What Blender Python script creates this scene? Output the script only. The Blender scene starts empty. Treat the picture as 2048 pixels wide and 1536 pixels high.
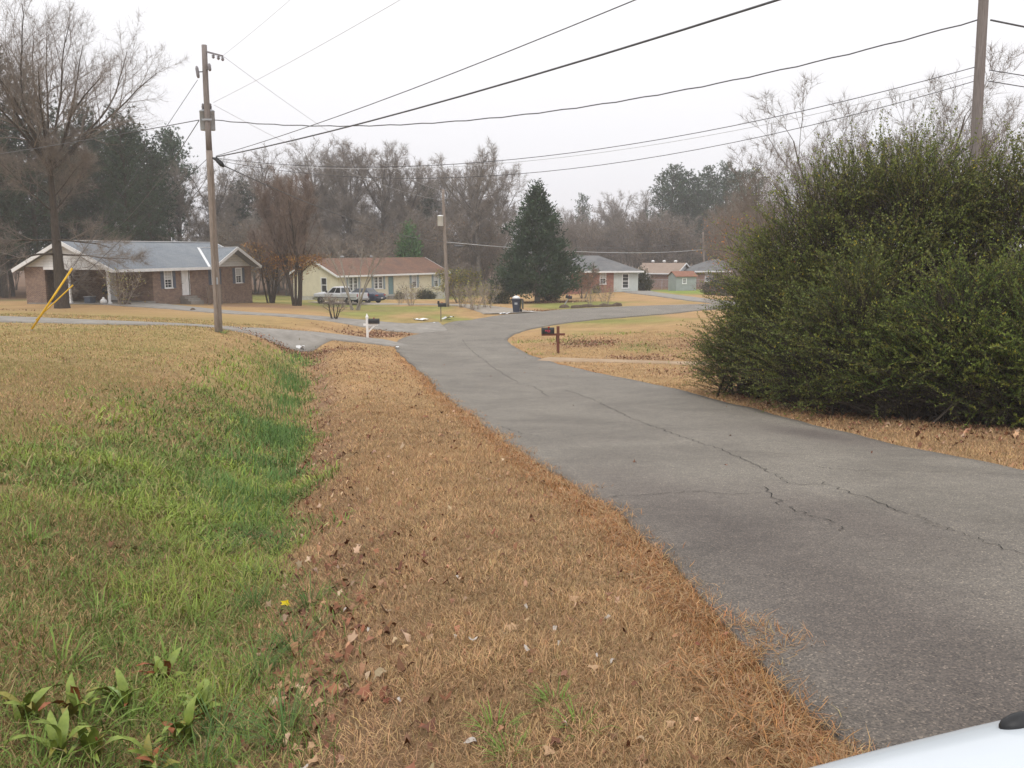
import bpy, math, random
import numpy as np
from mathutils import Vector, Matrix

sc = bpy.context.scene
COL = sc.collection
rad = math.radians

# ------------------------------------------------------------------ camera
CZ = 6.5                      # eye height above the low ground at the far end of the road
FPX, CU, CV = 1750.0, 1024.0, 768.0   # focal length and centre of a 2048 px wide picture
PITCH = math.atan(263.0 / FPX)
ROLL = 0.006
FW = np.array([0, math.cos(PITCH), -math.sin(PITCH)])
U0 = np.array([0, math.sin(PITCH), math.cos(PITCH)])
R0 = np.array([1.0, 0, 0])
UP = U0 * math.cos(ROLL) + R0 * math.sin(ROLL)
RT = R0 * math.cos(ROLL) - U0 * math.sin(ROLL)
cam_d = bpy.data.cameras.new('camera')
cam_d.sensor_width = 36.0
cam_d.lens = 36.0 * FPX / 2048.0
cam_d.clip_start = 0.05
cam_d.clip_end = 3000
cam = bpy.data.objects.new('camera', cam_d)
COL.objects.link(cam)
cam.matrix_world = Matrix(((RT[0], UP[0], -FW[0], 0), (RT[1], UP[1], -FW[1], 0), (RT[2], UP[2], -FW[2], CZ), (0, 0, 0, 1)))
sc.camera = cam

# ------------------------------------------------------------------ sky, sun, exposure
SUN_EL, SUN_AZ = rad(52), rad(200)
w = bpy.data.worlds.new('World')
sc.world = w
w.use_nodes = True
nt = w.node_tree
nt.nodes.clear()
o_ = nt.nodes.new('ShaderNodeOutputWorld')
bg = nt.nodes.new('ShaderNodeBackground')
sky = nt.nodes.new('ShaderNodeTexSky')
sky.sky_type = 'NISHITA'
sky.sun_disc = False
sky.sun_elevation = SUN_EL
sky.sun_rotation = SUN_AZ
sky.dust_density = 4.0
hs = nt.nodes.new('ShaderNodeHueSaturation')
hs.inputs['Saturation'].default_value = 0.05
hs.inputs['Value'].default_value = 0.10
mx = nt.nodes.new('ShaderNodeMix')
mx.data_type = 'RGBA'
mx.inputs['Factor'].default_value = 0.93
geo = nt.nodes.new('ShaderNodeTexCoord')
sep = nt.nodes.new('ShaderNodeSeparateXYZ')
mr = nt.nodes.new('ShaderNodeMapRange')
mr.inputs['From Min'].default_value = -0.02
mr.inputs['From Max'].default_value = 0.9
ov = nt.nodes.new('ShaderNodeMix')
ov.data_type = 'RGBA'
ov.inputs['A'].default_value = (0.66, 0.655, 0.685, 1)    # cloud deck near the horizon
ov.inputs['B'].default_value = (1.16, 1.16, 1.165, 1)    # cloud deck overhead
nt.links.new(geo.outputs['Generated'], sep.inputs[0])
nt.links.new(sep.outputs['Z'], mr.inputs['Value'])
nt.links.new(mr.outputs[0], ov.inputs['Factor'])
nt.links.new(sky.outputs[0], hs.inputs['Color'])
nt.links.new(hs.outputs[0], mx.inputs['A'])
nt.links.new(ov.outputs['Result'], mx.inputs['B'])
nt.links.new(mx.outputs['Result'], bg.inputs['Color'])
bg.inputs['Strength'].default_value = 1.0
nt.links.new(bg.outputs[0], o_.inputs['Surface'])

sun_d = bpy.data.lights.new('sun', 'SUN')
sun_d.energy = 0.8
sun_d.angle = rad(25)
sun_d.color = (1.0, 0.97, 0.92)
sun = bpy.data.objects.new('sun', sun_d)
COL.objects.link(sun)
_sd = Vector((math.sin(SUN_AZ) * math.cos(SUN_EL), math.cos(SUN_AZ) * math.cos(SUN_EL), math.sin(SUN_EL)))
sun.rotation_euler = _sd.to_track_quat('Z', 'Y').to_euler()
sun.location = (0, -10, 30)

sc.view_settings.view_transform = 'Standard'
sc.view_settings.look = 'None'
sc.view_settings.exposure = 0.5
sc.view_settings.gamma = 1.0
sc.view_settings.use_curve_mapping = False
sc.render.engine = 'CYCLES'
sc.cycles.max_bounces = 6
sc.cycles.diffuse_bounces = 3
sc.cycles.glossy_bounces = 2
sc.cycles.transmission_bounces = 4
sc.cycles.volume_bounces = 1
sc.cycles.caustics_reflective = False
sc.cycles.caustics_refractive = False


# ------------------------------------------------------------------ helpers
def at(u, v, Y):
    """point of the place seen at picture point (u, v) and standing Y metres ahead"""
    d = FW * FPX + RT * (u - CU) - UP * (v - CV)
    k = Y / d[1]
    return (d[0] * k, Y, CZ + d[2] * k)


def tag(o, label=None, cat=None, group=None, kind=None):
    if label: o['label'] = label
    if cat: o['category'] = cat
    if group: o['group'] = group
    if kind: o['kind'] = kind
    return o


def empty(name, loc, rz=0.0, label=None, cat=None, group=None):
    o = bpy.data.objects.new(name, None)
    o.empty_display_size = 0.3
    COL.objects.link(o)
    o.location = loc
    o.rotation_euler = (0, 0, rz)
    tag(o, label, cat, group)
    return o


def link(name, me, parent=None, mat=None):
    if mat is not None and not me.materials:
        me.materials.append(mat)
    o = bpy.data.objects.new(name, me)
    COL.objects.link(o)
    if parent is not None:
        o.parent = parent
    return o


def copy_tree(o, parent=None):
    c = o.copy()
    COL.objects.link(c)
    c.parent = parent
    for ch in list(o.children):
        copy_tree(ch, c)
    return c


def mesh_np(name, V, F, cols=None, smooth=False):
    V = np.asarray(V, dtype=np.float32)
    F = np.asarray(F, dtype=np.int32)
    me = bpy.data.meshes.new(name)
    me.vertices.add(len(V))
    me.vertices.foreach_set('co', V.ravel())
    k = F.shape[1]
    me.loops.add(F.size)
    me.loops.foreach_set('vertex_index', F.ravel())
    me.polygons.add(len(F))
    me.polygons.foreach_set('loop_start', np.arange(0, F.size, k, dtype=np.int32))
    if smooth:
        me.polygons.foreach_set('use_smooth', np.ones(len(F), dtype=bool))
    if cols is not None:
        a = me.attributes.new('Col', 'FLOAT_COLOR', 'POINT')
        c = np.ones((len(V), 4), dtype=np.float32)
        c[:, :3] = cols
        a.data.foreach_set('color', c.ravel())
    me.update(calc_edges=True)
    return me


class MB:
    def __init__(s):
        s.v = []
        s.f = []

    def add(s, vs, fs):
        b = len(s.v)
        s.v += [tuple(p) for p in vs]
        s.f += [tuple(i + b for i in f) for f in fs]
        return s

    def box(s, x0, x1, y0, y1, z0, z1):
        return s.add([(x0, y0, z0), (x1, y0, z0), (x1, y1, z0), (x0, y1, z0), (x0, y0, z1), (x1, y0, z1), (x1, y1, z1), (x0, y1, z1)],
                     [(0, 3, 2, 1), (4, 5, 6, 7), (0, 1, 5, 4), (1, 2, 6, 5), (2, 3, 7, 6), (3, 0, 4, 7)])

    def bar(s, p, q, wd, ht=None, up=(0, 0, 1)):
        ht = ht or wd
        p, q = Vector(p), Vector(q)
        d = (q - p).normalized()
        u = Vector(up)
        if abs(d.dot(u)) > 0.98: u = Vector((0, 1, 0))
        a = d.cross(u).normalized() * wd / 2
        b = a.cross(d).normalized() * ht / 2
        vs = [e + i * a + j * b for e in (p, q) for i, j in ((-1, -1), (1, -1), (1, 1), (-1, 1))]
        return s.add(vs, [(0, 3, 2, 1), (4, 5, 6, 7), (0, 1, 5, 4), (1, 2, 6, 5), (2, 3, 7, 6), (3, 0, 4, 7)])

    def tube(s, pts, rs, n=8, caps=True):
        pts = [Vector(p) for p in pts]
        if not hasattr(rs, '__len__'): rs = [rs] * len(pts)
        b = len(s.v)
        a = None
        for i, p in enumerate(pts):
            d = (pts[min(i + 1, len(pts) - 1)] - pts[max(i - 1, 0)]).normalized()
            if a is None:
                a = d.orthogonal().normalized()
            else:
                a = (a - d * a.dot(d)).normalized()
            c = d.cross(a)
            for k in range(n):
                t = 2 * math.pi * k / n
                s.v.append(tuple(p + (a * math.cos(t) + c * math.sin(t)) * rs[i]))
        for i in range(len(pts) - 1):
            for k in range(n):
                k2 = (k + 1) % n
                s.f.append((b + i * n + k, b + i * n + k2, b + (i + 1) * n + k2, b + (i + 1) * n + k))
        if caps:
            s.f.append(tuple(b + k for k in range(n))[::-1])
            s.f.append(tuple(b + (len(pts) - 1) * n + k for k in range(n)))
        return s

    def prism(s, poly, axis, a0, a1):
        """polygon (list of 2-tuples) extruded along axis 'x', 'y' or 'z'"""
        m = {'x': lambda p, a: (a, p[0], p[1]), 'y': lambda p, a: (p[0], a, p[1]), 'z': lambda p, a: (p[0], p[1], a)}[axis]
        n = len(poly)
        vs = [m(p, a0) for p in poly] + [m(p, a1) for p in poly]
        fs = [tuple(range(n)), tuple(range(2 * n - 1, n - 1, -1))]
        fs += [(i, n + i, n + (i + 1) % n, (i + 1) % n) for i in range(n)]
        return s.add(vs, fs)

    def lathe(s, prof, c=(0, 0, 0), axis='z', n=16):
        b = len(s.v)
        for r, h in prof:
            for k in range(n):
                t = 2 * math.pi * k / n
                x, y = r * math.cos(t), r * math.sin(t)
                p = {'z': (x, y, h), 'y': (x, h, y), 'x': (h, x, y)}[axis]
                s.v.append((c[0] + p[0], c[1] + p[1], c[2] + p[2]))
        for i in range(len(prof) - 1):
            for k in range(n):
                k2 = (k + 1) % n
                s.f.append((b + i * n + k, b + i * n + k2, b + (i + 1) * n + k2, b + (i + 1) * n + k))
        s.f.append(tuple(b + k for k in range(n))[::-1])
        s.f.append(tuple(b + (len(prof) - 1) * n + k for k in range(n)))
        return s

    def mesh(s, name, mat=None, smooth=False, bevel=0):
        me = bpy.data.meshes.new(name)
        me.from_pydata(s.v, [], s.f)
        import bmesh
        bm = bmesh.new()
        bm.from_mesh(me)
        if bevel:
            bmesh.ops.remove_doubles(bm, verts=bm.verts, dist=1e-5)
            bmesh.ops.bevel(bm, geom=bm.edges[:], offset=bevel, segments=1, affect='EDGES')
        bmesh.ops.recalc_face_normals(bm, faces=bm.faces)
        bm.to_mesh(me)
        bm.free()
        if smooth:
            me.polygons.foreach_set('use_smooth', [True] * len(me.polygons))
        if mat: me.materials.append(mat)
        me.update()
        return me

    def build(s, name, mat, parent=None, smooth=False, bevel=0):
        return link(name, s.mesh(name, mat, smooth, bevel), parent)


def box_part(name, mat, parent, *b, bevel=0):
    return MB().box(*b).build(name, mat, parent, bevel=bevel)


# ------------------------------------------------------------------ noise in numpy
def vnoise(x, y, scale, seed=0):
    x = np.asarray(x, float) / scale + seed * 17.31
    y = np.asarray(y, float) / scale - seed * 9.77
    xi, yi = np.floor(x), np.floor(y)
    fx, fy = x - xi, y - yi
    fx = fx * fx * (3 - 2 * fx)
    fy = fy * fy * (3 - 2 * fy)

    def h(a, b):
        t = np.sin(a * 127.1 + b * 311.7 + seed * 74.7) * 43758.5453
        return t - np.floor(t)
    return (h(xi, yi) * (1 - fx) + h(xi + 1, yi) * fx) * (1 - fy) + (h(xi, yi + 1) * (1 - fx) + h(xi + 1, yi + 1) * fx) * fy


def fbm(x, y, scale, seed=0, octs=3):
    t, a, n = 0, 1.0, 0
    for k in range(octs):
        t = t + a * vnoise(x, y, scale / 2 ** k, seed + k * 3)
        n += a
        a *= 0.5
    return t / n


def sstep(a, b, x):
    t = np.clip((np.asarray(x, float) - a) / (b - a), 0, 1)
    return t * t * (3 - 2 * t)


# ------------------------------------------------------------------ materials
def _mat(name):
    m = bpy.data.materials.new(name)
    m.use_nodes = True
    n = m.node_tree
    b = n.nodes['Principled BSDF']
    return m, n, b


def N(n, t, **kw):
    x = n.nodes.new(t)
    for k, v in kw.items():
        if k in x.inputs: x.inputs[k].default_value = v
        else: setattr(x, k, v)
    return x


def mixc(n, f, a, b, mode='MIX'):
    x = n.nodes.new('ShaderNodeMix')
    x.data_type = 'RGBA'
    x.blend_type = mode
    for s, val in (('Factor', f), ('A', a), ('B', b)):
        i = x.inputs[s] if s == 'Factor' else [q for q in x.inputs if q.name == s and q.type == 'RGBA'][0]
        if isinstance(val, bpy.types.NodeSocket): n.links.new(val, i)
        elif s == 'Factor': i.default_value = val
        else: i.default_value = (*val[:3], 1)
    return [q for q in x.outputs if q.type == 'RGBA'][0]


def ramp(n, fac, stops):
    r = n.nodes.new('ShaderNodeValToRGB')
    e = r.color_ramp.elements
    e[0].position, e[0].color = stops[0][0], (*stops[0][1], 1)
    e[1].position, e[1].color = stops[-1][0], (*stops[-1][1], 1)
    for p, c in stops[1:-1]:
        q = e.new(p)
        q.color = (*c, 1)
    n.links.new(fac, r.inputs[0])
    return r.outputs[0]


def bump(n, b, h, strength=0.3, dist=0.02):
    x = N(n, 'ShaderNodeBump', Strength=strength, Distance=dist)
    n.links.new(h, x.inputs['Height'])
    n.links.new(x.outputs[0], b.inputs['Normal'])


def noise_mat(name, c1, c2, scale=8.0, rough=0.7, detail=5, spec=0.3, bmp=0.15, metal=0.0, stretch=(1, 1, 1), dist=0.01):
    m, n, b = _mat(name)
    tc = N(n, 'ShaderNodeTexCoord')
    mp = N(n, 'ShaderNodeMapping')
    mp.inputs['Scale'].default_value = stretch
    n.links.new(tc.outputs['Object'], mp.inputs[0])
    ns = N(n, 'ShaderNodeTexNoise', Scale=scale, Detail=detail, Roughness=0.65)
    n.links.new(mp.outputs[0], ns.inputs['Vector'])
    c = ramp(n, ns.outputs['Fac'], [(0.28, c1), (0.72, c2)])
    n.links.new(c, b.inputs['Base Color'])
    b.inputs['Roughness'].default_value = rough
    b.inputs['Specular IOR Level'].default_value = spec
    b.inputs['Metallic'].default_value = metal
    if bmp: bump(n, b, ns.outputs['Fac'], bmp, dist)
    return m


def vcol_mat(name, rough=0.8, spec=0.15, noise=0.0, scale=20.0, transl=0.0, bmp=0.0):
    m, n, b = _mat(name)
    a = N(n, 'ShaderNodeAttribute', attribute_name='Col')
    c = a.outputs['Color']
    if noise:
        tc = N(n, 'ShaderNodeTexCoord')
        ns = N(n, 'ShaderNodeTexNoise', Scale=scale, Detail=8, Roughness=0.7)
        n.links.new(tc.outputs['Object'], ns.inputs['Vector'])
        g = ramp(n, ns.outputs['Fac'], [(0.25, (1 - noise,) * 3), (0.75, (1 + noise,) * 3)])
        c = mixc(n, 1.0, c, g, 'MULTIPLY')
        if bmp: bump(n, b, ns.outputs['Fac'], bmp, 0.03)
    n.links.new(c, b.inputs['Base Color'])
    b.inputs['Roughness'].default_value = rough
    b.inputs['Specular IOR Level'].default_value = spec
    if transl:
        t = N(n, 'ShaderNodeBsdfTranslucent')
        n.links.new(c, t.inputs['Color'])
        ms = N(n, 'ShaderNodeMixShader', Fac=transl)
        n.links.new(b.outputs[0], ms.inputs[1])
        n.links.new(t.outputs[0], ms.inputs[2])
        n.links.new(ms.outputs[0], n.nodes['Material Output'].inputs[0])
    return m


def brick_mat(name, c1, c2, mortar):
    m, n, b = _mat(name)
    tc = N(n, 'ShaderNodeTexCoord')
    s = N(n, 'ShaderNodeSeparateXYZ')
    n.links.new(tc.outputs['Object'], s.inputs[0])
    ad = N(n, 'ShaderNodeMath', operation='ADD')
    n.links.new(s.outputs['X'], ad.inputs[0])
    n.links.new(s.outputs['Y'], ad.inputs[1])
    cb = N(n, 'ShaderNodeCombineXYZ')
    n.links.new(ad.outputs[0], cb.inputs['X'])
    n.links.new(s.outputs['Z'], cb.inputs['Y'])
    bt = N(n, 'ShaderNodeTexBrick', Scale=1.0)
    bt.inputs['Color1'].default_value = (*c1, 1)
    bt.inputs['Color2'].default_value = (*c2, 1)
    bt.inputs['Mortar'].default_value = (*mortar, 1)
    bt.inputs['Mortar Size'].default_value = 0.008
    bt.inputs['Brick Width'].default_value = 0.21
    bt.inputs['Row Height'].default_value = 0.075
    bt.inputs['Bias'].default_value = -0.1
    n.links.new(cb.outputs[0], bt.inputs['Vector'])
    ns = N(n, 'ShaderNodeTexNoise', Scale=2.2, Detail=9, Roughness=0.75)
    n.links.new(tc.outputs['Object'], ns.inputs['Vector'])
    g = ramp(n, ns.outputs['Fac'], [(0.3, (0.62,) * 3), (0.7, (1.35,) * 3)])
    n.links.new(mixc(n, 1.0, bt.outputs['Color'], g, 'MULTIPLY'), b.inputs['Base Color'])
    b.inputs['Roughness'].default_value = 0.85
    bump(n, b, bt.outputs['Fac'], -0.4, 0.01)
    return m


def shingle_mat(name, c1, c2, stain):
    m, n, b = _mat(name)
    tc = N(n, 'ShaderNodeTexCoord')
    bt = N(n, 'ShaderNodeTexBrick', Scale=1.0)
    bt.inputs['Color1'].default_value = (*c1, 1)
    bt.inputs['Color2'].default_value = (*c2, 1)
    bt.inputs['Mortar'].default_value = (*[q * 0.55 for q in c1], 1)
    bt.inputs['Mortar Size'].default_value = 0.006
    bt.inputs['Brick Width'].default_value = 0.3
    bt.inputs['Row Height'].default_value = 0.14
    n.links.new(tc.outputs['Object'], bt.inputs['Vector'])
    ns = N(n, 'ShaderNodeTexNoise', Scale=0.55, Detail=9, Roughness=0.7)
    n.links.new(tc.outputs['Object'], ns.inputs['Vector'])
    f = ramp(n, ns.outputs['Fac'], [(0.42, (0, 0, 0)), (0.72, (1, 1, 1))])
    c = mixc(n, f, bt.outputs['Color'], stain)
    n2 = N(n, 'ShaderNodeTexNoise', Scale=45, Detail=3)
    n.links.new(tc.outputs['Object'], n2.inputs['Vector'])
    g = ramp(n, n2.outputs['Fac'], [(0.3, (0.75,) * 3), (0.7, (1.25,) * 3)])
    n.links.new(mixc(n, 1.0, c, g, 'MULTIPLY'), b.inputs['Base Color'])
    b.inputs['Roughness'].default_value = 0.9
    b.inputs['Specular IOR Level'].default_value = 0.2
    return m


def board_mat(name, c, axis, pitch, groove=0.55, dirt=0.12):
    """painted boards: shallow grooves every `pitch` metres along X (vertical boards) or Z (laps)"""
    m, n, b = _mat(name)
    tc = N(n, 'ShaderNodeTexCoord')
    s = N(n, 'ShaderNodeSeparateXYZ')
    n.links.new(tc.outputs['Object'], s.inputs[0])
    src = s.outputs['Z']
    if axis == 'X':
        ad = N(n, 'ShaderNodeMath', operation='ADD')
        n.links.new(s.outputs['X'], ad.inputs[0])
        n.links.new(s.outputs['Y'], ad.inputs[1])
        src = ad.outputs[0]
    dv = N(n, 'ShaderNodeMath', operation='DIVIDE')
    dv.inputs[1].default_value = pitch
    n.links.new(src, dv.inputs[0])
    fr = N(n, 'ShaderNodeMath', operation='FRACT')
    n.links.new(dv.outputs[0], fr.inputs[0])
    g = ramp(n, fr.outputs[0], [(0.0, (groove,) * 3), (0.09, (1, 1, 1)), (1.0, (0.97,) * 3)])
    ns = N(n, 'ShaderNodeTexNoise', Scale=1.6, Detail=8, Roughness=0.7)
    n.links.new(tc.outputs['Object'], ns.inputs['Vector'])
    d = ramp(n, ns.outputs['Fac'], [(0.35, (1 - dirt,) * 3), (0.7, (1 + dirt * 0.5,) * 3)])
    k = mixc(n, 1.0, c, g, 'MULTIPLY')
    n.links.new(mixc(n, 1.0, k, d, 'MULTIPLY'), b.inputs['Base Color'])
    b.inputs['Roughness'].default_value = 0.6
    bump(n, b, fr.outputs[0], 0.3, 0.01)
    return m


M = {}
M['ground'] = vcol_mat('ground_soil', 0.95, 0.05, 0.38, 14.0, bmp=0.7)
M['blade'] = vcol_mat('grass_blade', 0.6, 0.2, transl=0.18)
M['litter'] = vcol_mat('leaf_litter', 0.75, 0.15)
M['leaf'] = vcol_mat('bush_leaf', 0.55, 0.22, transl=0.34)
M['needle'] = vcol_mat('needle', 0.6, 0.2)
M['bark'] = noise_mat('bark_grey', (0.08, 0.07, 0.06), (0.2, 0.178, 0.158), 14, 0.95, bmp=0.6, stretch=(1, 1, 0.25))
M['bark_dark'] = noise_mat('bark_dark', (0.035, 0.028, 0.022), (0.09, 0.072, 0.056), 14, 0.95, bmp=0.6, stretch=(1, 1, 0.25))
M['bark_pale'] = noise_mat('bark_pale', (0.16, 0.14, 0.115), (0.34, 0.31, 0.26), 14, 0.9, bmp=0.4, stretch=(1, 1, 0.25))
M['twig'] = noise_mat('twig_brown', (0.155, 0.128, 0.107), (0.275, 0.235, 0.2), 3, 0.95, bmp=0)
M['twig_red'] = noise_mat('twig_red', (0.15, 0.108, 0.085), (0.25, 0.187, 0.15), 3, 0.95, bmp=0)
M['twig_pale'] = noise_mat('twig_pale', (0.22, 0.18, 0.15), (0.36, 0.31, 0.26), 3, 0.95, bmp=0)
M['white'] = noise_mat('white_paint', (0.66, 0.66, 0.66), (0.8, 0.8, 0.8), 3, 0.5, bmp=0.05)
M['wood_pole'] = noise_mat('weathered_pole', (0.13, 0.105, 0.088), (0.36, 0.30, 0.26), 9, 0.9, bmp=0.5, stretch=(6, 6, 0.35))
M['wood_pole_top'] = noise_mat('grey_pole_top', (0.15, 0.13, 0.12), (0.29, 0.25, 0.235), 9, 0.9, bmp=0.5, stretch=(6, 6, 0.35))
M['galv'] = noise_mat('galvanised', (0.26, 0.275, 0.3), (0.4, 0.415, 0.44), 6, 0.5, bmp=0.05, spec=0.5)
M['porcelain'] = noise_mat('porcelain', (0.16, 0.15, 0.16), (0.24, 0.22, 0.23), 8, 0.3, bmp=0, spec=0.5)
M['black'] = noise_mat('black_plastic', (0.012, 0.012, 0.013), (0.03, 0.03, 0.032), 12, 0.45, bmp=0.05)
M['wire'] = noise_mat('wire', (0.07, 0.07, 0.075), (0.13, 0.13, 0.135), 5, 0.6, bmp=0)
M['wire_pale'] = noise_mat('wire_pale', (0.42, 0.42, 0.44), (0.55, 0.55, 0.56), 5, 0.6, bmp=0)
M['yellow'] = noise_mat('yellow_plastic', (0.62, 0.36, 0.015), (0.78, 0.48, 0.03), 4, 0.45, bmp=0.03)
M['glass'] = noise_mat('window_glass', (0.015, 0.018, 0.02), (0.05, 0.055, 0.06), 1.2, 0.08, bmp=0, spec=0.6)
M['blind'] = noise_mat('window_blind', (0.42, 0.42, 0.41), (0.55, 0.55, 0.54), 2, 0.6, bmp=0)
M['concrete'] = noise_mat('concrete', (0.19, 0.172, 0.15), (0.31, 0.285, 0.255), 1.7, 0.85, detail=9, bmp=0.2)
M['gravel_drive'] = noise_mat('worn_drive', (0.24, 0.2, 0.16), (0.38, 0.335, 0.28), 2.5, 0.9, detail=9, bmp=0.3)
M['crack'] = noise_mat('crack_shadow', (0.008, 0.008, 0.008), (0.03, 0.028, 0.026), 20, 0.95, bmp=0)
M['rubber'] = noise_mat('tyre_rubber', (0.012, 0.012, 0.012), (0.03, 0.03, 0.03), 20, 0.85, bmp=0)
M['rim'] = noise_mat('wheel_rim', (0.3, 0.3, 0.31), (0.45, 0.45, 0.46), 6, 0.35, bmp=0, metal=0.6)
M['red_lens'] = noise_mat('red_lens', (0.25, 0.01, 0.012), (0.4, 0.02, 0.02), 8, 0.2, bmp=0, spec=0.5)
M['clear_lens'] = noise_mat('clear_lens', (0.5, 0.5, 0.5), (0.7, 0.7, 0.7), 8, 0.15, bmp=0, spec=0.6)
M['white_car'] = noise_mat('white_car_paint', (0.53, 0.57, 0.61), (0.58, 0.62, 0.66), 2, 0.18, bmp=0, spec=0.5)
M['truck_paint'] = noise_mat('dull_white_paint', (0.56, 0.57, 0.6), (0.7, 0.7, 0.73), 2.5, 0.4, bmp=0, spec=0.5)
M['blue_car'] = noise_mat('navy_paint', (0.018, 0.024, 0.045), (0.035, 0.045, 0.075), 2, 0.25, bmp=0, spec=0.5)
M['redwood'] = noise_mat('red_stained_wood', (0.095, 0.033, 0.02), (0.19, 0.066, 0.04), 10, 0.7, bmp=0.2, stretch=(3, 3, 0.5))
M['dirt_track'] = noise_mat('dirt_track', (0.30, 0.205, 0.125), (0.42, 0.31, 0.21), 1.8, 0.95, detail=9, bmp=0.3)
M['soil'] = noise_mat('dark_soil', (0.05, 0.036, 0.026), (0.14, 0.1, 0.07), 6, 0.95, bmp=0.6)

# ------------------------------------------------------------------ terrain
# left and right edge of the road, walked away from the camera (metres)
ROAD = [((1.5, -30), (7.0, -30)), ((1.35, -14), (6.5, -14)), ((1.2, -4), (6.15, -4)), ((1.12, 1.0), (5.95, 1.0)), ((1.08, 2.76), (5.8, 3.4)),
        ((0.87, 5.68), (5.5, 6.3)), ((0.56, 7.85), (5.2, 8.5)), ((0.14, 10.3), (5.0, 10.8)), ((-0.27, 13.2), (4.95, 13.6)), ((-0.93, 17), (4.78, 17)),
        ((-1.78, 21.4), (4.0, 22.3)), ((-2.97, 28.2), (2.37, 28.8)), ((-4.14, 33.9), (1.2, 34.3)), ((-5.43, 40.7), (0.2, 41)),
        ((-5.95, 45.5), (-0.23, 45.3)), ((-5.7, 49), (-0.1, 48)), ((-4.9, 52), (0.3, 50.3)), ((-3.4, 57), (1.5, 54)), ((-0.9, 63.5), (3.6, 58)),
        ((1.4, 66), (5.9, 60.8)), ((4.2, 69), (8.1, 62.7)), ((9.3, 71.5), (12, 65.6)), ((16.9, 74.5), (18.5, 70)), ((40, 80.5), (41, 75)),
        ((80, 87), (81, 81.5)), ((140, 96), (141, 90.5))]


def hroad(y):
    """metres of the road surface below the eye"""
    return np.interp(y, [-30, 1, 2.8, 6, 10, 15, 20, 28, 38, 46, 54, 62], [0.4, 1.5, 1.62, 1.95, 2.4, 2.95, 3.35, 3.85, 4.38, 4.6, 4.68, 4.7])


CP = []          # control points of the ground (x, y, metres below the eye)
for i, (l, r) in enumerate(ROAD):
    if l[1] < 55:
        CP += [(l[0], l[1], float(hroad(l[1]))), (r[0], r[1], float(hroad(r[1])))]


def cpx(u, v, Y):
    p = at(u, v, Y)
    CP.append((p[0], p[1], CZ - p[2]))


for p in [(1030, 667, 50.3), (1080, 655, 54.85), (1150, 645, 58.84), (1250, 636, 62.5), (1330, 630, 64.7), (1420, 623, 67.5),
          (920, 645, 57), (1000, 632, 63.5), (1060, 626, 66), (1130, 620, 69), (1250, 614, 71.5), (1420, 609, 74.5),
          (436, 661, 31), (0, 638, 34.5), (200, 645, 34), (436, 656, 35), (620, 669, 40.4), (710, 678, 42.5),
          (230, 609, 62), (55, 608, 64.6), (370, 608, 69), (510, 605, 78), (125, 617, 57), (430, 630, 53), (560, 635, 53), (735, 668, 47), (670, 640, 54),
          (712, 620, 68), (690, 611, 80), (760, 609, 82), (677, 600, 98), (891, 597, 112), (760, 599, 104), (620, 601, 104), (893, 613, 71), (882, 641, 56),
          (1032, 627, 67), (1133, 615, 72), (1075, 606, 84), (1140, 590, 102), (1230, 584, 105), (1365, 581, 112), (1320, 574, 142), (1425, 589, 95),
          (1115, 707, 38), (1100, 722, 33.8), (1400, 730, 32), (1400, 690, 40), (1400, 640, 55), (1250, 655, 52)]:
    cpx(*p)
CP += [(-8, 14, 2.1), (-18, 25, 2.45), (-4.5, 5, 1.62), (-4, 0, 1.45), (-7, 8, 1.78), (-9, 21, 2.4), (-14, 31, 2.55), (-30, 35, 2.3), (-20, 10, 1.7), (-3.4, 20, 3.2),
       (-0.5, 5, 1.76), (-0.3, 2.5, 1.58), (-1.6, 13, 2.68), (-5.0, 30, 3.75), (0, -5, 1.3), (-10, -20, 0.9), (20, -20, 1.0),
       (7, 14, 2.85), (6.4, 20, 3.3), (10, 18, 3.0), (16, 26, 3.6), (12, 8, 2.1), (30, 45, 4.2), (40, 30, 3.8), (30, 10, 2.5),
       (-60, 66, 3.2), (-60, 110, 4.6), (-30, 130, 5.8), (0, 140, 6.0), (40, 110, 5.0), (70, 90, 5.0), (60, 150, 5.5), (0, 220, 6.0), (80, 260, 5.2),
       (-80, 220, 5.2), (-200, 100, 4), (200, 100, 4.6), (-300, 450, 2), (300, 450, 2), (0, 600, 1), (-450, -100, 1), (450, -100, 1), (0, -200, 1), (450, 600, 1), (-450, 600, 1)]
CP = np.array(CP)


def _rbf_fit():
    X = CP[:, :2]
    d = np.sqrt(((X[:, None] - X[None]) ** 2).sum(-1) + 9.0)
    n = len(X)
    A = np.zeros((n + 3, n + 3))
    A[:n, :n] = -d
    A[:n, :n] += np.eye(n) * 0.15
    P = np.c_[np.ones(n), X / 100]
    A[:n, n:] = P
    A[n:, :n] = P.T
    return np.linalg.solve(A, np.r_[CP[:, 2], 0, 0, 0])


_W = _rbf_fit()


def hbase(x, y):
    x = np.asarray(x, float)
    y = np.asarray(y, float)
    s = x.shape
    x, y = x.ravel(), y.ravel()
    out = np.empty(len(x))
    n = len(CP)
    for i in range(0, len(x), 20000):
        a, b = x[i:i + 20000], y[i:i + 20000]
        d = np.sqrt((a[:, None] - CP[None, :, 0]) ** 2 + (b[:, None] - CP[None, :, 1]) ** 2 + 9.0)
        out[i:i + 20000] = -d @ _W[:n] + _W[n] + _W[n + 1] * a / 100 + _W[n + 2] * b / 100
    return out.reshape(s)


DITCH = np.array([(-1.0, -6), (-1.05, 0.5), (-1.25, 2.6), (-1.55, 4.3), (-2.0, 6.4), (-2.85, 9.8), (-4.0, 14.8), (-5.4, 21.3), (-7.5, 30.5), (-8.9, 37.6), (-9.2, 39.5)])
RL = np.array([p[0] for p in ROAD], float)
RR = np.array([p[1] for p in ROAD], float)


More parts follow.
